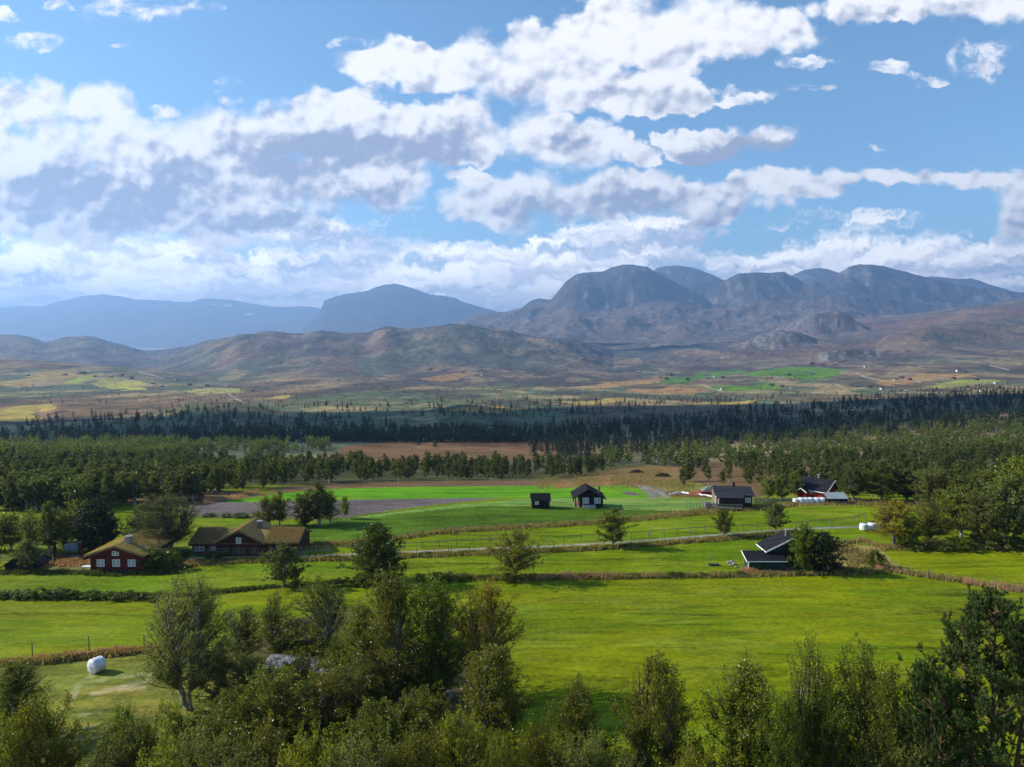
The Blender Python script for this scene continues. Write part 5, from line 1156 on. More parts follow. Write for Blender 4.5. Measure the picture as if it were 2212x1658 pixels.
# small tarred shed and black gabled cabin on the pasture
x2, Y2, z2 = place(1168.5, 1099); s = S(Y2)
sh = thing('small_shed', 'small black shed with a ribbed roof and one white window on the pasture', 'shed', (x2, Y2, z2), math.radians(3))
W, D, Hw, Hr = 19.2 * s, 2.6, 19.5 * s, 30 * s
MB().prism([(-W, -0.3), (W, -0.3), (W, Hw), (-W, Hw)], 0, D).build('wall', M_TAR, sh)
MB().add([(-W, 0, Hw), (-W, D, Hw), (-W, D/2, Hr - 0.05), (W, 0, Hw), (W, D, Hw), (W, D/2, Hr - 0.05)], [(0, 1, 2), (3, 5, 4), (0, 3, 4, 1), (0, 2, 5, 3), (1, 4, 5, 2)]).build('gable', M_TAR, sh)
rk = (Hr - Hw) / (D / 2); MB().slab((-W - 0.25, -0.35, Hw - 0.35 * rk + 0.1), (W + 0.25, -0.35, Hw - 0.35 * rk + 0.1), (W + 0.25, D/2, Hr + 0.1), (-W - 0.25, D/2, Hr + 0.1), 0.08).slab((W + 0.25, D + 0.35, Hw - 0.35 * rk + 0.1), (-W - 0.25, D + 0.35, Hw - 0.35 * rk + 0.1), (-W - 0.25, D/2, Hr + 0.1), (W + 0.25, D/2, Hr + 0.1), 0.08).build('roof', M_ROOFB, sh)
window(sh, -9 * s, 12.5 * s, 0.62, 0.52, -0.02, 2, 0)

x3, Y3, z3 = place(1276, 1097); s = S(Y3)
cb = thing('gabled_cabin', 'black gabled cabin with two white windows and an open porch at its left', 'cabin', (x3, Y3, z3), 0.0)
XL, XR, XE, XF = -23.5 * s, 27 * s, -40 * s, 33 * s
D = 5.2; ap = (-6 * s, 40.5 * s); el = (XE, 20 * s); er = (XF, 19 * s)
def zr(x): return ap[1] + (el[1] - ap[1]) * (x - ap[0]) / (el[0] - ap[0]) if x < ap[0] else ap[1] + (er[1] - ap[1]) * (x - ap[0]) / (er[0] - ap[0])
MB().prism([(XL, -0.3), (XR, -0.3), (XR, zr(XR)), ap, (XL, zr(XL))], 0, D).build('wall', M_TAR, cb)
def sl2(p, q, y0, y1, t): return [(p[0], y0, p[1] + t), (q[0], y0, q[1] + t), (q[0], y1, q[1] + t), (p[0], y1, p[1] + t)]
a = sl2(el, ap, -0.55, D + 0.5, 0.12); b = sl2(ap, er, -0.55, D + 0.5, 0.12); MB().slab(*a, 0.11).slab(*b, 0.11).build('roof', M_ROOFB, cb)
m = MB(); m.bar((ap[0], -0.58, ap[1] + 0.03), (el[0], -0.58, el[1] + 0.03), 0.05, 0.2); m.bar((ap[0], -0.58, ap[1] + 0.03), (er[0], -0.58, er[1] + 0.03), 0.05, 0.2); m.build('bargeboard', M_TAR, cb)
for yy in (0.1, D - 0.2): MB().box(XE + 0.55, XE + 0.75, yy, yy + 0.2, -0.3, zr(XE + 0.65)).build('porch_post', M_DKWOOD, cb)
MB().box(XE + 0.5, XL, 0.0, D, -0.2, 0.12).build('porch_floor', M_GREYW, cb)
window(cb, -11 * s, 15.5 * s, 1.1, 1.0, -0.02, 2, 0); window(cb, 14.6 * s, 15.5 * s, 1.1, 1.0, -0.02, 2, 0)
MB().box(-18 * s, 10 * s, -0.9, -0.02, -0.3, 7 * s).build('terrace', M_METAL, cb)
MB().box(18 * s, 22 * s, 1.4, 1.8, zr(20 * s), 44 * s).build('chimney', M_BRICK, cb)
ch = thing('red_chair', 'red chair on the porch of the black gabled cabin', 'chair', (x3 - 27.5 * s, Y3 + 1.0, z3 + 0.12)); MB().box(-0.25, 0.25, -0.25, 0.25, 0.38, 0.45).build('seat', M_REDL, ch); MB().box(0.2, 0.27, -0.25, 0.25, 0.45, 0.95).build('backrest', M_REDL, ch)
for ax, ay in ((-.22, -.22), (.22, -.22), (-.22, .22), (.22, .22)): MB().box(ax - .02, ax + .02, ay - .02, ay + .02, 0, 0.38).build('leg', M_DKWOOD, ch)

# dark cabin with the sunlit gable and the deck
x4, Y4, z4 = place(1590, 1099); s = S(Y4)
dk = thing('dark_cabin', 'dark cabin with a slate roof, sunlit tan gable end and wooden deck', 'cabin', (x4, Y4, z4), math.radians(-7))
XL, XR, D, Hw, Hr = -41 * s, 34 * s, 6.4, 30 * s, 41 * s
MB().prism([(XL, -0.5), (XR, -0.5), (XR, Hw), (XL, Hw)], 0, D).build('wall', M_BROWN, dk)
MB().add([(XR, 0, Hw), (XR, D, Hw), (XR, D/2, Hr)], [(0, 1, 2)]).build('end_gable', M_BROWN, dk)
MB().add([(XL - 0.04, -0.0, -0.5), (XL - 0.04, D, -0.5), (XL - 0.04, D, Hw), (XL - 0.04, D/2, Hr), (XL - 0.04, 0, Hw), (XL, 0, -0.5), (XL, D, -0.5), (XL, D, Hw), (XL, D/2, Hr), (XL, 0, Hw)], [(0, 4, 3, 2, 1), (0, 5, 9, 4), (4, 9, 8, 3), (3, 8, 7, 2), (2, 7, 6, 1)]).build('gable_end_wall', M_TAN, dk)  # lighter tan boards put this gable's sunlight into the colour
k = (Hr - Hw) / (D / 2)
MB().slab((XL - 0.5, -0.5, Hw - 0.5*k + 0.12), (XR + 0.4, -0.5, Hw - 0.5*k + 0.12), (XR + 0.4, D/2, Hr + 0.12), (XL - 0.5, D/2, Hr + 0.12), 0.1).slab((XR + 0.4, D + 0.5, Hw - 0.5*k + 0.12), (XL - 0.5, D + 0.5, Hw - 0.5*k + 0.12), (XL - 0.5, D/2, Hr + 0.12), (XR + 0.4, D/2, Hr + 0.12), 0.1).build('roof', M_SHINGLE, dk)
m = MB(); 
for X in (XL - 0.53, XR + 0.43): m.bar((X, -0.55, Hw - 0.5*k + 0.05), (X, D/2, Hr + 0.05), 0.05, 0.2); m.bar((X, D + 0.55, Hw - 0.5*k + 0.05), (X, D/2, Hr + 0.05), 0.05, 0.2)
m.build('bargeboard', M_TAN, dk)
MB().slab((XL - 0.3, -2.0, 28 * s), (14 * s, -2.0, 28 * s), (14 * s, 0.1, 33.5 * s), (XL - 0.3, 0.1, 33.5 * s), 0.09).build('porch_roof', M_SHINGLE, dk)
MB().box(XL + 0.2, 14 * s, -1.6, -0.02, -0.3, 28 * s).build('porch_wall', M_BROWN, dk)
window(dk, 25 * s, 19 * s, 0.95, 0.85, -0.02, 2, 0); window(dk, 1.4, 1.55, 0.8, 1.2, XL - 0.05, 2, 1, side=1); window(dk, -0.8, 1.5, 0.5, 0.8, XL + 0.17, 1, 1, side=1)
MB().box(-2 * s, 4 * s - 0.1, D/2 - 0.2, D/2 + 0.2, Hr - 0.2, Hr + 10 * s).build('chimney', M_BLKMET, dk)
d = MB().box(XL - 2.6, 6 * s, -3.2, -1.62, 0.55, 0.68)
d.box(XL - 2.6, XL - 0.06, -1.6, 2.2, 0.55, 0.68); d.build('deck', M_GREYW, dk)
r_ = MB(); r_.bar((XL - 2.6, -3.2, 1.5), (6 * s, -3.2, 1.5), 0.1); r_.bar((XL - 2.6, -3.2, 1.5), (XL - 2.6, 2.2, 1.5), 0.1)
for t in np.linspace(XL - 2.6, 6 * s, 26): r_.box(t - 0.06, t + 0.06, -3.24, -3.16, 0.5, 1.5)
for t in np.linspace(-3.2, 2.2, 15): r_.box(XL - 2.64, XL - 2.56, t - 0.13, t + 0.13, 0.5, 1.5)
r_.build('railing', M_GREYW, dk)
for X in (XL - 2.5, XL, 0): MB().box(X - 0.1, X + 0.1, -3.1, -2.9, -0.6, 0.54).build('deck_post', M_DKWOOD, dk)

# red cabin among the trees, corner towards the camera
x5, Y5, z5 = place(1783, 1080); s = S(Y5)
rc = thing('red_cabin', 'red cabin with a black roof and white bargeboards before the trees', 'cabin', (x5, Y5, z5), math.radians(40))
LX, LY, Hw, Hr = 4.6, 5.2, 19 * s, 38 * s      # the near corner is the origin; x runs back to the right, y back to the left
MB().box(0, LX, 0, LY + 1.2, -0.4, Hw).build('wall', M_REDL, rc)
MB().add([(0, -0.01, Hw), (LX, -0.01, Hw), (LX/2 + 0.9, -0.01, Hr), (0, LY + 1.2, Hw), (LX, LY + 1.2, Hw), (LX/2 + 0.9, LY + 1.2, Hr)], [(0, 1, 2), (3, 5, 4), (0, 2, 5, 3), (1, 4, 5, 2)]).build('gable', M_REDL, rc)
xm = LX/2 + 0.9; kk = (Hr - Hw) / xm
MB().slab((-0.6, -0.6, Hw - 0.6*kk + 0.12), (xm, -0.6, Hr + 0.12), (xm, LY + 1.6, Hr + 0.12), (-0.6, LY + 1.6, Hw - 0.6*kk + 0.12), 0.1).slab((xm, -0.6, Hr + 0.12), (LX + 0.5, -0.6, Hw - 0.2), (LX + 0.5, LY + 1.6, Hw - 0.2), (xm, LY + 1.6, Hr + 0.12), 0.1).build('roof', M_ROOFR, rc)
m = MB(); m.bar((-0.65, -0.63, Hw - 0.6*kk + 0.03), (xm, -0.63, Hr + 0.03), 0.06, 0.26); m.bar((xm, -0.63, Hr + 0.03), (LX + 0.5, -0.63, Hw - 0.25), 0.06, 0.26); m.bar((-0.63, -0.6, Hw - 0.6*kk + 0.02), (-0.63, LY + 1.6, Hw - 0.6*kk + 0.02), 0.06, 0.18); m.build('bargeboard', M_WHITE, rc)
window(rc, 1.7, 1.15, 0.6, 0.7, -0.03, 2, 1); window(rc, 3.3, 1.2, 0.55, 0.65, -0.02, 1, 1, side=1)
chimney(rc, xm + 0.2, 3.3, Hr - 0.2, 0.9, 0.5, M_BRICK)
pg = MB().box(-1.8, -0.02, LY + 0.2, LY + 0.3, -0.4, Hw - 0.4).box(-1.85, -1.7, LY - 1.6, LY - 1.45, -0.4, Hw - 0.3).build('porch', M_REDL, rc)
MB().slab((-2.1, LY - 1.9, Hw - 0.55), (-2.1, LY - 0.6, Hw + 0.25), (0, LY - 0.6, Hw + 0.25), (0, LY - 1.9, Hw - 0.55), 0.1).slab((-2.1, LY - 0.6, Hw + 0.25), (-2.1, LY + 0.7, Hw - 0.55), (0, LY + 0.7, Hw - 0.55), (0, LY - 0.6, Hw + 0.25), 0.1).build('porch_roof', M_ROOFR, rc)
m = MB(); m.bar((-2.14, LY - 1.95, Hw - 0.62), (-2.14, LY - 0.6, Hw + 0.18), 0.05, 0.2); m.bar((-2.14, LY + 0.75, Hw - 0.62), (-2.14, LY - 0.6, Hw + 0.18), 0.05, 0.2); m.build('porch_bargeboard', M_WHITE, rc)

# woodshed with the pale corrugated roof
x6, Y6, z6 = place(1809, 1090); s = S(Y6)
ws = thing('woodshed', 'low dark woodshed with a pale corrugated roof beside the row of white bales', 'shed', (x6, Y6, z6)); W = 22 * s
MB().box(-W, W, 1.6, 1.7, -0.2, 1.5).box(-W, -W + 0.1, 0, 1.6, -0.2, 1.4).box(W - 0.1, W, 0, 1.6, -0.2, 1.4).build('wall', M_TAR, ws); MB().box(-W, W, -0.02, 0.06, -0.2, 0.6).build('front_boards', M_GREYW, ws)
for X in (-W * 0.55, 0.05 * W, 0.6 * W): MB().box(X - 0.06, X + 0.06, -0.1, -0.02, -0.2, 1.2).build('post', M_GREYW, ws)
MB().slab((-W - 0.1, -0.3, 1.25), (W + 0.1, -0.3, 1.25), (W + 0.1, 1.9, 2.15), (-W - 0.1, 1.9, 2.15), 0.05).build('roof', m_boards('corrugated_sheet', (0.30, 0.34, 0.37), 0.25, 0, 0.15, 0.5), ws)

# green house with the annex
x7, Y7, z7 = place(1692, 1233); s = S(Y7)
gh = thing('green_house', 'dark green wooden house with a black roof and a low lean-to annex', 'house', (x7, Y7, z7))
XL, XA, XR, He, Hp, D = -20 * s, 24 * s, 66 * s, 45 * s, 67 * s, 3.0
MB().prism([(XL, -0.4), (XR, -0.4), (XR, He), (XA, Hp), (XL, He)], 1.2, 1.2 + D).build('wall', M_GREENB, gh)
kk = (Hp - He) / (XA - XL); a = [(XL - 0.9, 0.7, He - 0.9*kk + 0.1), (XA, 0.7, Hp + 0.1), (XA, D + 1.7, Hp + 0.1), (XL - 0.9, D + 1.7, He - 0.9*kk + 0.1)]
b = [(XA, 0.7, Hp + 0.1), (XR + 0.9, 0.7, He - 0.9*kk + 0.1), (XR + 0.9, D + 1.7, He - 0.9*kk + 0.1), (XA, D + 1.7, Hp + 0.1)]; MB().slab(*a, 0.1).slab(*b, 0.1).build('roof', M_ROOFR, gh)
m = MB(); m.bar((XL - 0.95, 0.66, He - 0.95*kk + 0.02), (XA, 0.66, Hp + 0.02), 0.05, 0.2); m.bar((XR + 0.95, 0.66, He - 0.95*kk + 0.02), (XA, 0.66, Hp + 0.02), 0.05, 0.2); m.bar((XL - 0.95, 0.66, He - 0.95*kk), (XL - 0.95, D + 1.7, He - 0.95*kk), 0.05, 0.16); m.build('bargeboard', M_WHITE, gh)
AL, AR = -80 * s, 4 * s; MB().box(AL, AR, -0.6, 1.18, -0.4, 26 * s).build('annex_wall', M_GREENB, gh); MB().box(AL - 0.03, AL + 0.1, -0.64, -0.5, -0.3, 25 * s).build('corner_board', M_WHITE, gh)
MB().slab((AL - 0.3, -0.95, 25 * s), (AR, -0.95, 25 * s), (AR, 1.5, 38 * s), (AL - 0.3, 1.5, 38 * s), 0.1).build('annex_roof', M_ROOFR, gh)
m = MB(); m.bar((AL - 0.34, -0.98, 24 * s), (AL - 0.34, 1.5, 37 * s), 0.05, 0.18); m.bar((AL - 0.3, -0.98, 24.5 * s), (AR, -0.98, 24.5 * s), 0.04, 0.1); m.build('annex_bargeboard', M_WHITE, gh); chimney(gh, XA - 0.1, 2.6, Hp - 0.2, 0.85, 0.45, M_BRICK)

# small black shed, far left; grey trailer; table; barrier, tent and boat-like red container
x8, Y8, z8 = place(40, 1235); s = S(Y8); bs = thing('black_shed', 'low black gabled shed at the left edge below the farm track', 'shed', (x8, Y8, z8)); W = 30 * s
MB().prism([(-W, -0.3), (W, -0.3), (W, 13 * s), (-4 * s, 30 * s), (-W, 14 * s)], 0, 3.6).build('wall', M_TAR, bs)
MB().slab((-W - 0.4, -0.4, 10.5 * s), (-4 * s, -0.4, 32 * s), (-4 * s, 4, 32 * s), (-W - 0.4, 4, 10.5 * s), 0.1).slab((-4 * s, -0.4, 32 * s), (W + 0.4, -0.4, 10.5 * s), (W + 0.4, 4, 10.5 * s), (-4 * s, 4, 32 * s), 0.1).build('roof', M_TAR, bs)
x9, Y9, z9 = place(154, 1198); tr_ = thing('grey_trailer', 'blue-grey box trailer parked at the farm gate', 'trailer', (x9, Y9, z9), 0.1)
MB().box(-0.95, 0.95, 0, 1.6, 0.35, 1.55).build('body', M_BLUEB, tr_); MB().slab((-1.0, -0.05, 1.57), (1.0, -0.05, 1.75), (1.0, 1.65, 1.75), (-1.0, 1.65, 1.57), 0.06).build('lid', M_METAL, tr_)
for X in (-0.9, 0.9): w_ = MB(); w_.cyl((0, 0, -0.08), 0.32, 0.16, 14); o = w_.build('wheel', M_BLKMET, tr_, True, (X, 0.8, 0.32)); o.rotation_euler = (0, math.pi/2, 0)
xa, Ya, za = place(180, 1236); tb = thing('garden_table', 'white garden table on the lawn left of the red cottage', 'table', (x0 - 67 * S(Y0), Y0 + 0.6, float(landq(x0 - 67 * S(Y0), Y0 + 0.6)[0]))); MB().box(-0.8, 0.8, -0.4, 0.4, 0.68, 0.74).build('tabletop', M_WHITE, tb)
for ax, ay in ((-.7, -.3), (.7, -.3), (-.7, .3), (.7, .3)): MB().box(ax - .03, ax + .03, ay - .03, ay + .03, 0, 0.68).build('leg', M_GREYW, tb)
xb, Yb, zb_ = place(1532, 1072); tn = thing('red_container', 'open red container under a grey-green tent roof behind the dark cabin', 'container', (xb, Yb, zb_)); MB().box(-2.0, 2.6, 0, 2.2, 0, 1.0).build('body', M_REDL, tn); MB().add([(-1.6, -0.1, 1.05), (2.8, -0.1, 1.05), (2.8, 2.4, 1.05), (-1.6, 2.4, 1.05), (0.4, 1.0, 2.5), (1.8, 1.0, 2.5)], [(0, 1, 5, 4), (1, 2, 5), (2, 3, 4, 5), (3, 0, 4), (0, 3, 2, 1)]).build('tent_roof', m_plain('tent_cloth', (0.16, 0.18, 0.15), 0.8, 0.2), tn)
br = thing('barrier_chain', 'line of red and white plastic barriers laid along the track to the dark cabin', 'barrier', (0, 0, 0)); pts = [(1549,1082),(1541,1079),(1534,1077),(1526,1075),(1518,1074.5),(1510,1073),(1503,1073),(1496,1072),(1488,1071),(1480,1069.5),(1472,1068.5),(1465,1068.5),(1458,1070),(1452,1072.5),(1445,1073)]
for i, ((a0, b0), (a1, b1)) in enumerate(zip(pts[:-1], pts[1:])):
    p = G1(a0, b0); q = G1(a0 * 0.12 + a1 * 0.88, b0 * 0.12 + b1 * 0.88); MB().bar((p[0], p[1], p[2] + 0.55), (q[0], q[1], q[2] + 0.55), 0.14, 0.3).build('barrier', M_REDL if i in (6, 7) else M_WHITE, br)
    MB().box(p[0] - 0.04, p[0] + 0.04, p[1] - 0.04, p[1] + 0.04, p[2] - 0.1, p[2] + 0.5).build('foot', M_GREYW, br)
# metal roof half hidden in the thicket
xm_, Ym_, zm_ = hit(668, 1486); xm_, Ym_, zm_ = float(xm_[0]), float(Ym_[0]), float(zm_[0]); mr = thing('metal_roofed_shed', 'low shed with a shiny corrugated metal roof half hidden by the foreground thicket', 'shed', (xm_, Ym_, zm_), math.radians(-12))
MB().box(-3.9, 3.9, 0, 2.2, -0.3, 1.4).build('wall', M_DKWOOD, mr); MB().slab((-4.2, -0.3, 1.45), (4.2, -0.3, 1.45), (4.2, 1.1, 1.95), (-4.2, 1.1, 1.95), 0.05).slab((4.2, 2.5, 1.45), (-4.2, 2.5, 1.45), (-4.2, 1.1, 1.95), (4.2, 1.1, 1.95), 0.05).build('roof', m_boards('shiny_sheet', (0.22, 0.22, 0.27), 0.2, 0, 0.3, 0.4), mr)
xw, Yw, zw = place(966, 1508); wc = thing('concrete_ring', 'pale round concrete well ring in the grassy clearing', 'well', (xw, Yw, zw)); r_ = MB(); r_.cyl((0, 0, -0.1), 0.42, 0.5, 24); r_.build('ring', M_STONE, wc, True); r_ = MB(); r_.cyl((0, 0, 0.402), 0.46, 0.09, 24); r_.build('lid', M_STONE, wc, True)
for i, (px, b, w, lab) in enumerate([(1432, 1030, 36, 'dark heap of branches on the cleared slope'), (1375, 1022, 30, 'low brush heap at the upper left of the cleared slope')]):
    X, Y_, Z = G1(px, b); rng = np.random.default_rng(40 + i); m = MB(); R_ = w / 2 * S(Y_)
    for _ in range(160):
        a_ = rng.uniform(0, 6.28); r1 = R_ * rng.uniform(0, 1) ** 0.6; z_ = (1 - r1 / R_) * R_ * 0.45; c = np.array([X + r1 * math.cos(a_), Y_ + 0.5 * r1 * math.sin(a_), Z + z_]); v = rng.normal(size=3) * (0.5, 0.5, 0.15); m.bar(c - v, c + v, 0.12)
    o = m.build('brush_heap', M_DKWOOD); tag(o, lab, 'heap')
# stones beside the green house, swing frame
rng = np.random.default_rng(9)
for i, (px, b, w) in enumerate([(1573,1217,8),(1580,1215,7),(1586,1220,8),(1590,1226,5),(1578,1222,6)]):
    X, Y_, Z = G1(px, b); R_ = w / 2 * S(Y_) * 1.1; me = bpy.data.meshes.new('stone'); import bmesh; bm = bmesh.new(); bmesh.ops.create_icosphere(bm, subdivisions=2, radius=R_)
    for v in bm.verts: v.co *= 1 + rng.uniform(-0.2, 0.2); v.co.z *= 0.7
    bm.to_mesh(me); bm.free(); me.materials.append(M_STONE); o = obj('stone', me, None, (X, Y_, Z + R_ * 0.4)); tag(o, 'grey field stone in the small heap left of the green annex', 'stone', 'stones in the heap left of the green annex')
X, Y_, Z = G1(1543, 1222); sw = thing('swing_frame', 'two thin poles over a flat board on the grass left of the green annex', 'swing', (X, Y_, Z))
MB().box(-0.55, -0.49, -.03, .03, 0, 2.3).build('pole', M_GREYW, sw); MB().box(0.35, 0.41, -.03, .03, 0, 1.7).build('pole', M_GREYW, sw); MB().box(-0.9, 0.7, -.35, .35, 0.12, 0.2).build('board', M_GREENB, sw)

# ---------------------------------------------------------------- bales
def bale_mesh(seed, r=0.68, L=1.25):
    """round bale in film: a barrel lying on its side (axis x) with rounded rims and creases"""
    rng = np.random.default_rng(seed); na, nl = 40, 26; V = []; Q = []
    prof = []
    for t in np.linspace(0, 1, nl):
        e = min(t, 1 - t); x = (t - 0.5) * L; q = min(1, e / 0.2); rr = r * (0.0 if e == 0 else (0.30 + 0.70 * math.sqrt(1 - (1 - q) ** 2))) ; x = x if e > 0.02 else math.copysign(L / 2 * 0.99, x); prof.append((x * (1 if e > 0.1 else 1.0), rr))
    pts = []
    for i, (x, rr) in enumerate(prof):
        for k in range(na):
            a = 2 * math.pi * k / na; d = 1 + 0.012 * math.sin(9 * a + i * 0.4) + 0.01 * rng.normal(); zz = rr * d * math.sin(a); zz = max(zz, -r * 0.93)
            pts.append((x + 0.01 * rng.normal(), rr * d * math.cos(a), zz + r * 0.93))
    i = np.arange(nl - 1)[:, None] * na + np.arange(na)[None]; j = np.arange(nl - 1)[:, None] * na + (np.arange(na)[None] + 1) % na
    return mesh_np('round_bale', np.array(pts), [np.stack([i, j, j + na, i + na], -1).reshape(-1, 4)], M_BALE, smooth=True)
BM = [bale_mesh(1), bale_mesh(2), bale_mesh(3)]
def bale(px, row, wpx, label, i, rz, stand_=False, group=None):
    X, Y_, Z = G1(px, row); k = wpx * S(Y_) / 1.33; o = obj('wrapped_bale', BM[i % 3], None, (X, Y_ + 0.3, Z - 0.02), rz, (k, k, k))
    if stand_: o.rotation_euler = (0, math.radians(90), rz); o.location = (X - 0.63 * k * math.cos(rz), Y_ + 0.6 - 0.63 * k * math.sin(rz), Z + 0.6 * k)
    tag(o, label, 'hay bale', group); return o
bale(205, 1455, 33, 'single white film-wrapped bale lying alone on the mown grass at the lower left', 0, math.radians(62))
for i, (px, lab) in enumerate([(1869,'left one of the three white bales standing at the end of the gravel road'),(1886.5,'middle one of the three white bales at the end of the gravel road'),(1903,'right one of the three white bales, half behind the yellowing birch')]): bale(px, 1148 - 1.5 * i, 17, lab, i, 0.3 * i, True)
for i, (px, lab) in enumerate([(1721,'first white bale from the left in the row before the red cabin'),(1733,'second white bale in the row before the red cabin'),(1743,'third white bale in the row before the red cabin'),(1753,'fourth white bale in the row before the red cabin'),(1767,'fifth white bale in the row, after the gap'),(1779,'last white bale in the row, touching the woodshed')]):
    bale(px, 1089.5, 14.5 if i else 12.5, lab, i, 0.5 * i, True)

# ---------------------------------------------------------------- fences
def fence(line, step, h, rails, name, label, posts=True, mat_=None, gaps=(), r=0.09, rail_t=0.10, jitter=0.12):
    mat_ = mat_ or M_GREYW; rng = np.random.default_rng(len(label)); dens = []
    for (a0, b0), (a1, b1) in zip(line[:-1], line[1:]):
        n = max(2, int(abs(a1 - a0) / 1.5)); t = np.linspace(0, 1, n, endpoint=False); dens += list(zip(a0 + (a1 - a0) * t, b0 + (b1 - b0) * t))
    dens.append(line[-1]); D_ = np.array(dens); X, Yv, Z = hit(D_[:, 0], D_[:, 1]); L = np.concatenate([[0], np.cumsum(np.hypot(np.diff(X), np.diff(Yv)))])
    n = max(2, min(96, int(L[-1] / step) + 1)); q = np.linspace(0, L[-1], n); px_, py_ = np.interp(q, L, X), np.interp(q, L, Yv); pz = landq(px_, py_)
    f = thing(name, label, 'fence', (float(px_[0]), float(py_[0]), float(pz[0]))); o = np.array([px_[0], py_[0], pz[0]]); P = np.stack([px_, py_, pz], 1) - o; ht = []
    for i in range(n):
        hh = h * rng.uniform(0.88, 1.18); ht.append(hh); dx, dy = rng.normal(0, jitter * 0.4, 2)
        MB().bar((P[i][0], P[i][1], P[i][2] - 0.25), (P[i][0] + dx, P[i][1] + dy, P[i][2] + hh), r).build('post', mat_, f)
    if rails:
        m = MB()
        for i in range(n - 1):
            if i in gaps:
                if m.V: m.build('rails', mat_, f); m = MB()
                continue
            for k in rails:
                m.bar((P[i][0], P[i][1] - 0.06, P[i][2] + k * h), (P[i + 1][0], P[i + 1][1] - 0.06, P[i + 1][2] + k * h), 0.05, rail_t)
        if m.V: m.build('rails', mat_, f)
    return f
RU = [(a, b - 9) for a, b in ROAD]
fence([(385,1203),(450,1202),(560,1201),(640,1199),(715,1197)], 2.2, 1.25, (0.35, 0.62, 0.9), 'rail_fence', 'grey three-rail fence between the long house and the gravel road')
fence([(720,1196),(860,1188),(1000,1181),(1130,1175)], 2.6, 1.1, (0.9,), 'rail_fence', 'single-rail fence above the road left of the lone airy birch')
fence([(1140,1174),(1280,1168),(1400,1161)], 2.6, 1.1, (0.9,), 'rail_fence', 'patchy single-rail fence above the road near the round-topped birch', gaps=(0, 1, 4, 8))
fence([(1405,1160),(1500,1153),(1620,1146),(1720,1141),(1840,1130),(1868,1122)], 2.4, 1.15, (0.92,), 'rail_fence', 'single-rail fence running uphill to the three white bales')
fence([(420,1214),(560,1209),(640,1207),(760,1203),(900,1197),(1060,1190),(1200,1185),(1350,1177),(1500,1166)], 2.6, 1.0, None, 'post_fence', 'line of thin posts on the lower edge of the gravel road', r=0.06)
fence([(850,1168),(950,1152),(1100,1142),(1200,1136),(1320,1129)], 2.6, 1.0, (0.85,), 'rail_fence', 'low rail fence along the grass bank under the pasture', rail_t=0.06)
fence([(1330,1127),(1400,1118),(1450,1111),(1560,1102),(1640,1097),(1700,1091)], 2.2, 1.0, None, 'post_fence', 'thin posts on the grass bank under the dark cabin', r=0.06)
fence([(1484,1101),(1500,1101),(1540,1101)], 0.62, 1.5, None, 'stake_fence', 'upright stakes set close together left of the deck', r=0.07)
fence([(1628,1088),(1660,1087),(1715,1088)], 0.30, 1.1, (0.3, 0.8), 'picket_fence', 'grey picket fence between the dark cabin and the white bales', r=0.16, rail_t=0.06, jitter=0.02)
fence([(1835,1088),(1870,1090),(1900,1091),(1975,1093)], 1.3, 1.2, (0.25, 0.5, 0.75, 0.95), 'rail_fence', 'dark rail fence in front of the trees right of the woodshed', mat_=M_DKWOOD)
fence([(70,1222),(110,1217),(160,1211),(190,1208)], 2.0, 1.5, (0.25, 0.5, 0.75, 0.95), 'farm_gate', 'dark wooden gate and rails between the black shed and the red cottage', mat_=M_DKWOOD)
fence([(0,1217),(25,1219),(55,1222)], 2.0, 1.3, (0.4, 0.7, 0.95), 'rail_fence', 'rail fence at the left edge behind the black shed')
fence([(70,1425),(141,1420),(206,1415),(260,1412),(312,1408)], 3.2, 1.75, None, 'post_fence', 'four thin posts in the reddish grass behind the single white bale', r=0.07, jitter=0.05)
fence([(410,1118),(480,1119),(620,1121),(700,1121)], 3.0, 1.1, None, 'post_fence', 'thin posts along the plough land edge', r=0.06)
fence([(1830,1180),(1870,1178),(1930,1180)], 2.0, 1.1, None, 'post_fence', 'thin posts on the dry patch right of the green house', r=0.07)
fence([(1960,1242),(2030,1254),(2090,1263),(2150,1272),(2200,1280)], 2.4, 1.35, None, 'post_fence', 'weathered posts in the tall grass strip at the right edge', r=0.09)
fence([(130,1296),(240,1296),(350,1295)], 4.0, 1.3, None, 'post_fence', 'thin posts behind the low hedge on the left meadow', r=0.06)
gp = thing('gate_post', 'thick dark red post at the farm gate left of the trailer', 'post', G1(119, 1212)); MB().box(-0.16, 0.16, -0.16, 0.16, -0.2, 2.9).build('shaft', M_REDTRIM, gp); MB().box(-0.22, 0.22, -0.22, 0.22, 2.9, 2.98).build('cap', M_REDTRIM, gp)
gp = thing('gate_post', 'thick dark red post at the farm gate right of the trailer', 'post', G1(176, 1207)); MB().box(-0.16, 0.16, -0.16, 0.16, -0.2, 2.4).build('shaft', M_REDTRIM, gp); MB().box(-0.22, 0.22, -0.22, 0.22, 2.4, 2.48).build('cap', M_REDTRIM, gp)

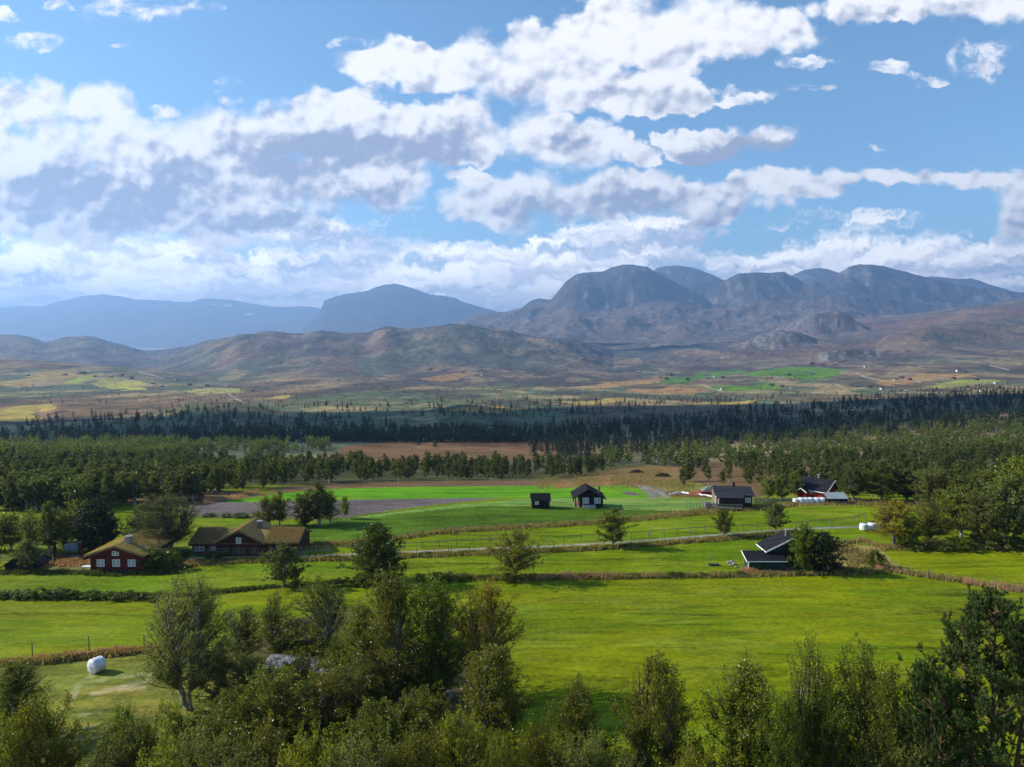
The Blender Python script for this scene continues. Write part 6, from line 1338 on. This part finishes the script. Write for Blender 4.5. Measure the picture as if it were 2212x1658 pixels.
# ---------------------------------------------------------------- unmown strips
def strips(name, label, lines, n, width_px, h, wid, mat_, seed, squash=0.28):
    def s(rng, n):
        out = []; LL = [sum(math.hypot(b[0] - a[0], b[1] - a[1]) for a, b in zip(l[:-1], l[1:])) for l in lines]; tot = sum(LL)
        for l, ln in zip(lines, LL):
            m = int(n * ln / tot); P = np.array(l, float); d = np.concatenate([[0], np.cumsum(np.hypot(*np.diff(P, axis=0).T))]); q = rng.uniform(0, d[-1], m)
            den = sstep(fbm(q / 22.0, q * 0 + seed, seed, 4, 0.6), 0.30, 0.62) * 0.9 + 0.12; q = q[rng.uniform(0, 1, m) < den]
            out.append(np.stack([np.interp(q, d, P[:, 0]), np.interp(q, d, P[:, 1]) + rng.normal(0, width_px, len(q)) * squash * 2], 1))
        o = np.vstack(out); x, Y_, z = hit(o[:, 0], o[:, 1]); k = Y_ < 380; return np.stack([x, Y_, z - 0.03], 1)[k]
    V, Q, R = blades(int(n * 1.6), s, h, wid, seed, hn=True); tag(obj(name, mesh_np(name, V, [Q], mat_, {'rnd': R})), label, 'grass', None, 'stuff')
V_ = VERGES
strips('tall_grass', 'tall dry grass on the unmown banks between the meadows', [V_[0], V_[2], V_[3], V_[5], V_[6], V_[8], [(1340,1128),(1560,1102),(1730,1088),(1990,1090)]], 120000, 3.6, 0.45, 0.10, M_GRASS, 61)
strips('green_weeds', 'dark green weeds along banks and house walls', [V_[1], V_[4], V_[2], V_[5], [(180,1240),(250,1243),(390,1236)], [(1540,1244),(1700,1240),(1860,1237)], [(1740,1232),(1900,1232)]], 60000, 3.0, 0.42, 0.11, M_GREENW, 62)
strips('fireweed', 'reddish faded fireweed on the banks', [[(0,1436),(180,1420),(330,1406)], [(1150,1249),(1330,1246)], [(1600,1238),(1660,1236),(1730,1234)], [(385,1226),(420,1216)], [(60,1224),(200,1216)], [(1890,1228),(1940,1232)], [(2080,1257),(2230,1280)], [(1200,1052),(1340,1045)], [(440,1085),(560,1062)]], 30000, 4.0, 0.5, 0.10, M_FIRE, 63)
strips('dry_tussocks', 'dry straw-coloured grass on the patch behind the green house', [[(1800,1180),(1850,1200),(1920,1225)],[(1830,1215),(1900,1200)],[(1160,1046),(1300,1030),(1450,1020)],[(1240,1040),(1430,1044),(1500,1050)]], 20000, 14, 0.4, 0.10, M_GRASS, 64)

# ---------------------------------------------------------------- farms far off
FARMS = [(180,808,11,0),(168,808,8,1),(140,811,9,0),(205,815,7,1),(262,812,10,0),(240,815,8,1),(285,818,9,0),(330,830,9,1),(350,836,8,0),(410,833,9,0),(448,835,9,1),(490,838,7,0),(545,846,8,1),
 (520,820,6,0),(930,800,9,1),(960,802,8,0),(1000,806,9,0),(1100,800,8,1),(1180,798,7,0),(1262,778,8,0),(1380,806,8,0),(1450,812,9,1),(1485,822,10,0),(1428,818,8,1),(1440,820,9,0),(1525,813,9,1),(1530,818,11,0),(1545,815,8,2),(1562,817,9,0),
 (1705,812,10,0),(1740,805,8,1),(1755,809,9,0),(1668,834,10,0),(1690,837,9,1),(1710,840,7,2),(1560,842,9,2),(1755,788,11,0),(1778,790,8,1),(1805,788,9,0),(1870,794,8,2),(1885,792,9,0),(1975,792,8,1),(1995,794,8,0),(2070,803,10,2),(2085,805,8,0),(2060,820,11,1),(2110,822,9,0),(2090,838,9,0),
 (1935,822,10,2),(1948,818,12,0),(1965,822,10,1),(1985,826,9,2),(1880,838,11,1),(1905,842,10,2),(1850,836,10,0),(1925,846,9,0),(1960,845,8,2),(2120,846,9,2),(2160,840,9,0),(2150,829,9,2),(380,823,8,0),(60,812,8,0),(1040,812,7,2)]
FW = [m_plain('far_brown_wall', (0.07, 0.045, 0.035)), m_plain('far_red_wall', (0.16, 0.035, 0.03)), m_plain('far_white_wall', (0.62, 0.60, 0.58))]
FR = [m_plain('far_dark_roof', (0.05, 0.05, 0.055)), m_plain('far_grey_roof', (0.20, 0.20, 0.22))]
def far_house(kind, roofk):
    t = thing('farmhouse', 'x', 'house', (0, 0, 0), 0, 'farmhouses on the far hillsides'); MB().prism([(-4.5, -1.5), (4.5, -1.5), (4.5, 2.6), (-4.5, 2.6)], -2.8, 2.8).build('wall', FW[kind], t)
    MB().add([(-4.5, -2.8, 2.6), (-4.5, 2.8, 2.6), (-4.5, 0, 4.6), (4.5, -2.8, 2.6), (4.5, 2.8, 2.6), (4.5, 0, 4.6)], [(0, 1, 2), (3, 5, 4), (0, 3, 4, 1), (0, 2, 5, 3), (1, 4, 5, 2)]).build('gable', FW[kind], t)
    MB().slab((-5, -3.3, 2.4), (5, -3.3, 2.4), (5, 0, 4.9), (-5, 0, 4.9), 0.2).slab((5, 3.3, 2.4), (-5, 3.3, 2.4), (-5, 0, 4.9), (5, 0, 4.9), 0.2).build('roof', FR[roofk], t); return t
HP = {}
rng = np.random.default_rng(77); NM = ['brown', 'dark red', 'white']
for (px, b, w, kd) in FARMS:
    rk = int(rng.integers(0, 2)); X, Y_, Z = G1(px, b)
    if (kd, rk) not in HP: HP[(kd, rk)] = o = far_house(kd, rk)
    else:
        src = HP[(kd, rk)]; o = src.copy(); COL.objects.link(o)
        for c in [c for c in src.children]: d = c.copy(); COL.objects.link(d); d.parent = o
    k = w * S(Y_) / 10.0; o.location = (X, Y_, Z); o.rotation_euler = (0, 0, rng.uniform(-0.6, 0.6)); o.scale = (k, k, k)
    side = 'left' if px < 700 else ('middle' if px < 1350 else 'right'); o['label'] = 'tiny %s farmhouse on the far hillside at the %s' % (NM[kd], side); o['group'] = 'farmhouses on the far hillside, %s' % side

# ---------------------------------------------------------------- clouds whose shade lies on the valley (they float outside the picture, towards the sun)
def cloud(px, row, rx, ry, seed, label, alt=2700.0):
    X, Y_, Z = G1(px, row); t = (alt - Z) / SUN.z; c = Vector((X, Y_, Z)) + SUN * t; rng = np.random.default_rng(seed)
    n1, n2 = 96, 40; th = np.linspace(0, 2 * np.pi, n1, endpoint=False); ph = np.linspace(0.02, np.pi - 0.02, n2); PH, T_ = np.meshgrid(ph, th, indexing='ij')
    d = np.stack([np.sin(PH) * np.cos(T_), np.sin(PH) * np.sin(T_), np.cos(PH)], -1); nx = d[..., 0] * 2.2 + seed * 3.3; ny = d[..., 1] * 2.2 + d[..., 2] * 1.7
    r = 0.62 + 0.75 * fbm(nx, ny, seed, 5, 0.55); P = d * r[..., None] * np.array([rx, ry, 150.0]); P[..., 2] = np.maximum(P[..., 2], -70)
    i = np.arange(n2 - 1)[:, None] * n1 + np.arange(n1)[None]; j = np.arange(n2 - 1)[:, None] * n1 + (np.arange(n1)[None] + 1) % n1
    V = P.reshape(-1, 3); a = len(V); V = np.vstack([V, V[:n1].mean(0), V[-n1:].mean(0)]); k = np.arange(n1); tri = np.concatenate([np.stack([np.full(n1, a), k, (k + 1) % n1], 1), np.stack([np.full(n1, a + 1), a - n1 + (k + 1) % n1, a - n1 + k], 1)])
    me = mesh_np('cloud', V, [np.stack([i, i + n1, j + n1, j], -1).reshape(-1, 4), tri], M_CLOUD, smooth=True); tag(obj('cloud', me, None, c), label, 'cloud', 'clouds drifting to the left of the view')
M_CLOUD = mat('cloud_vapour', lambda N: pbr(N, (0.85, 0.85, 0.87, 1), 1.0, 0.0))
for a in SHADES: cloud(*a)

# ---------------------------------------------------------------- haze
def haze(density=0.000075, col=(0.34, 0.58, 1.0)):
    m = bpy.data.materials.new('haze_air'); m.use_nodes = True; m.node_tree.nodes.clear(); N = NT(m.node_tree)
    p = N.node('ShaderNodeVolumePrincipled'); p.inputs['Color'].default_value = C4(col); p.inputs['Density'].default_value = density; p.inputs['Anisotropy'].default_value = 0.3
    o = N.node('ShaderNodeOutputMaterial'); N.l.new(p.outputs[0], o.inputs['Volume'])
    zs = []
    for ob in scene.objects:
        if ob.type == 'MESH' and ob.get('kind') == 'structure': zs += [ob.bound_box[i][2] for i in range(8)]
    b = MB().box(-42000, 42000, -500, 38000, min(zs) - 1.0, max(zs) + 3.0).build('haze', m)
    tag(b, 'pale blue haze lying over the valley and the far mountains', 'haze', None, 'stuff')
haze()
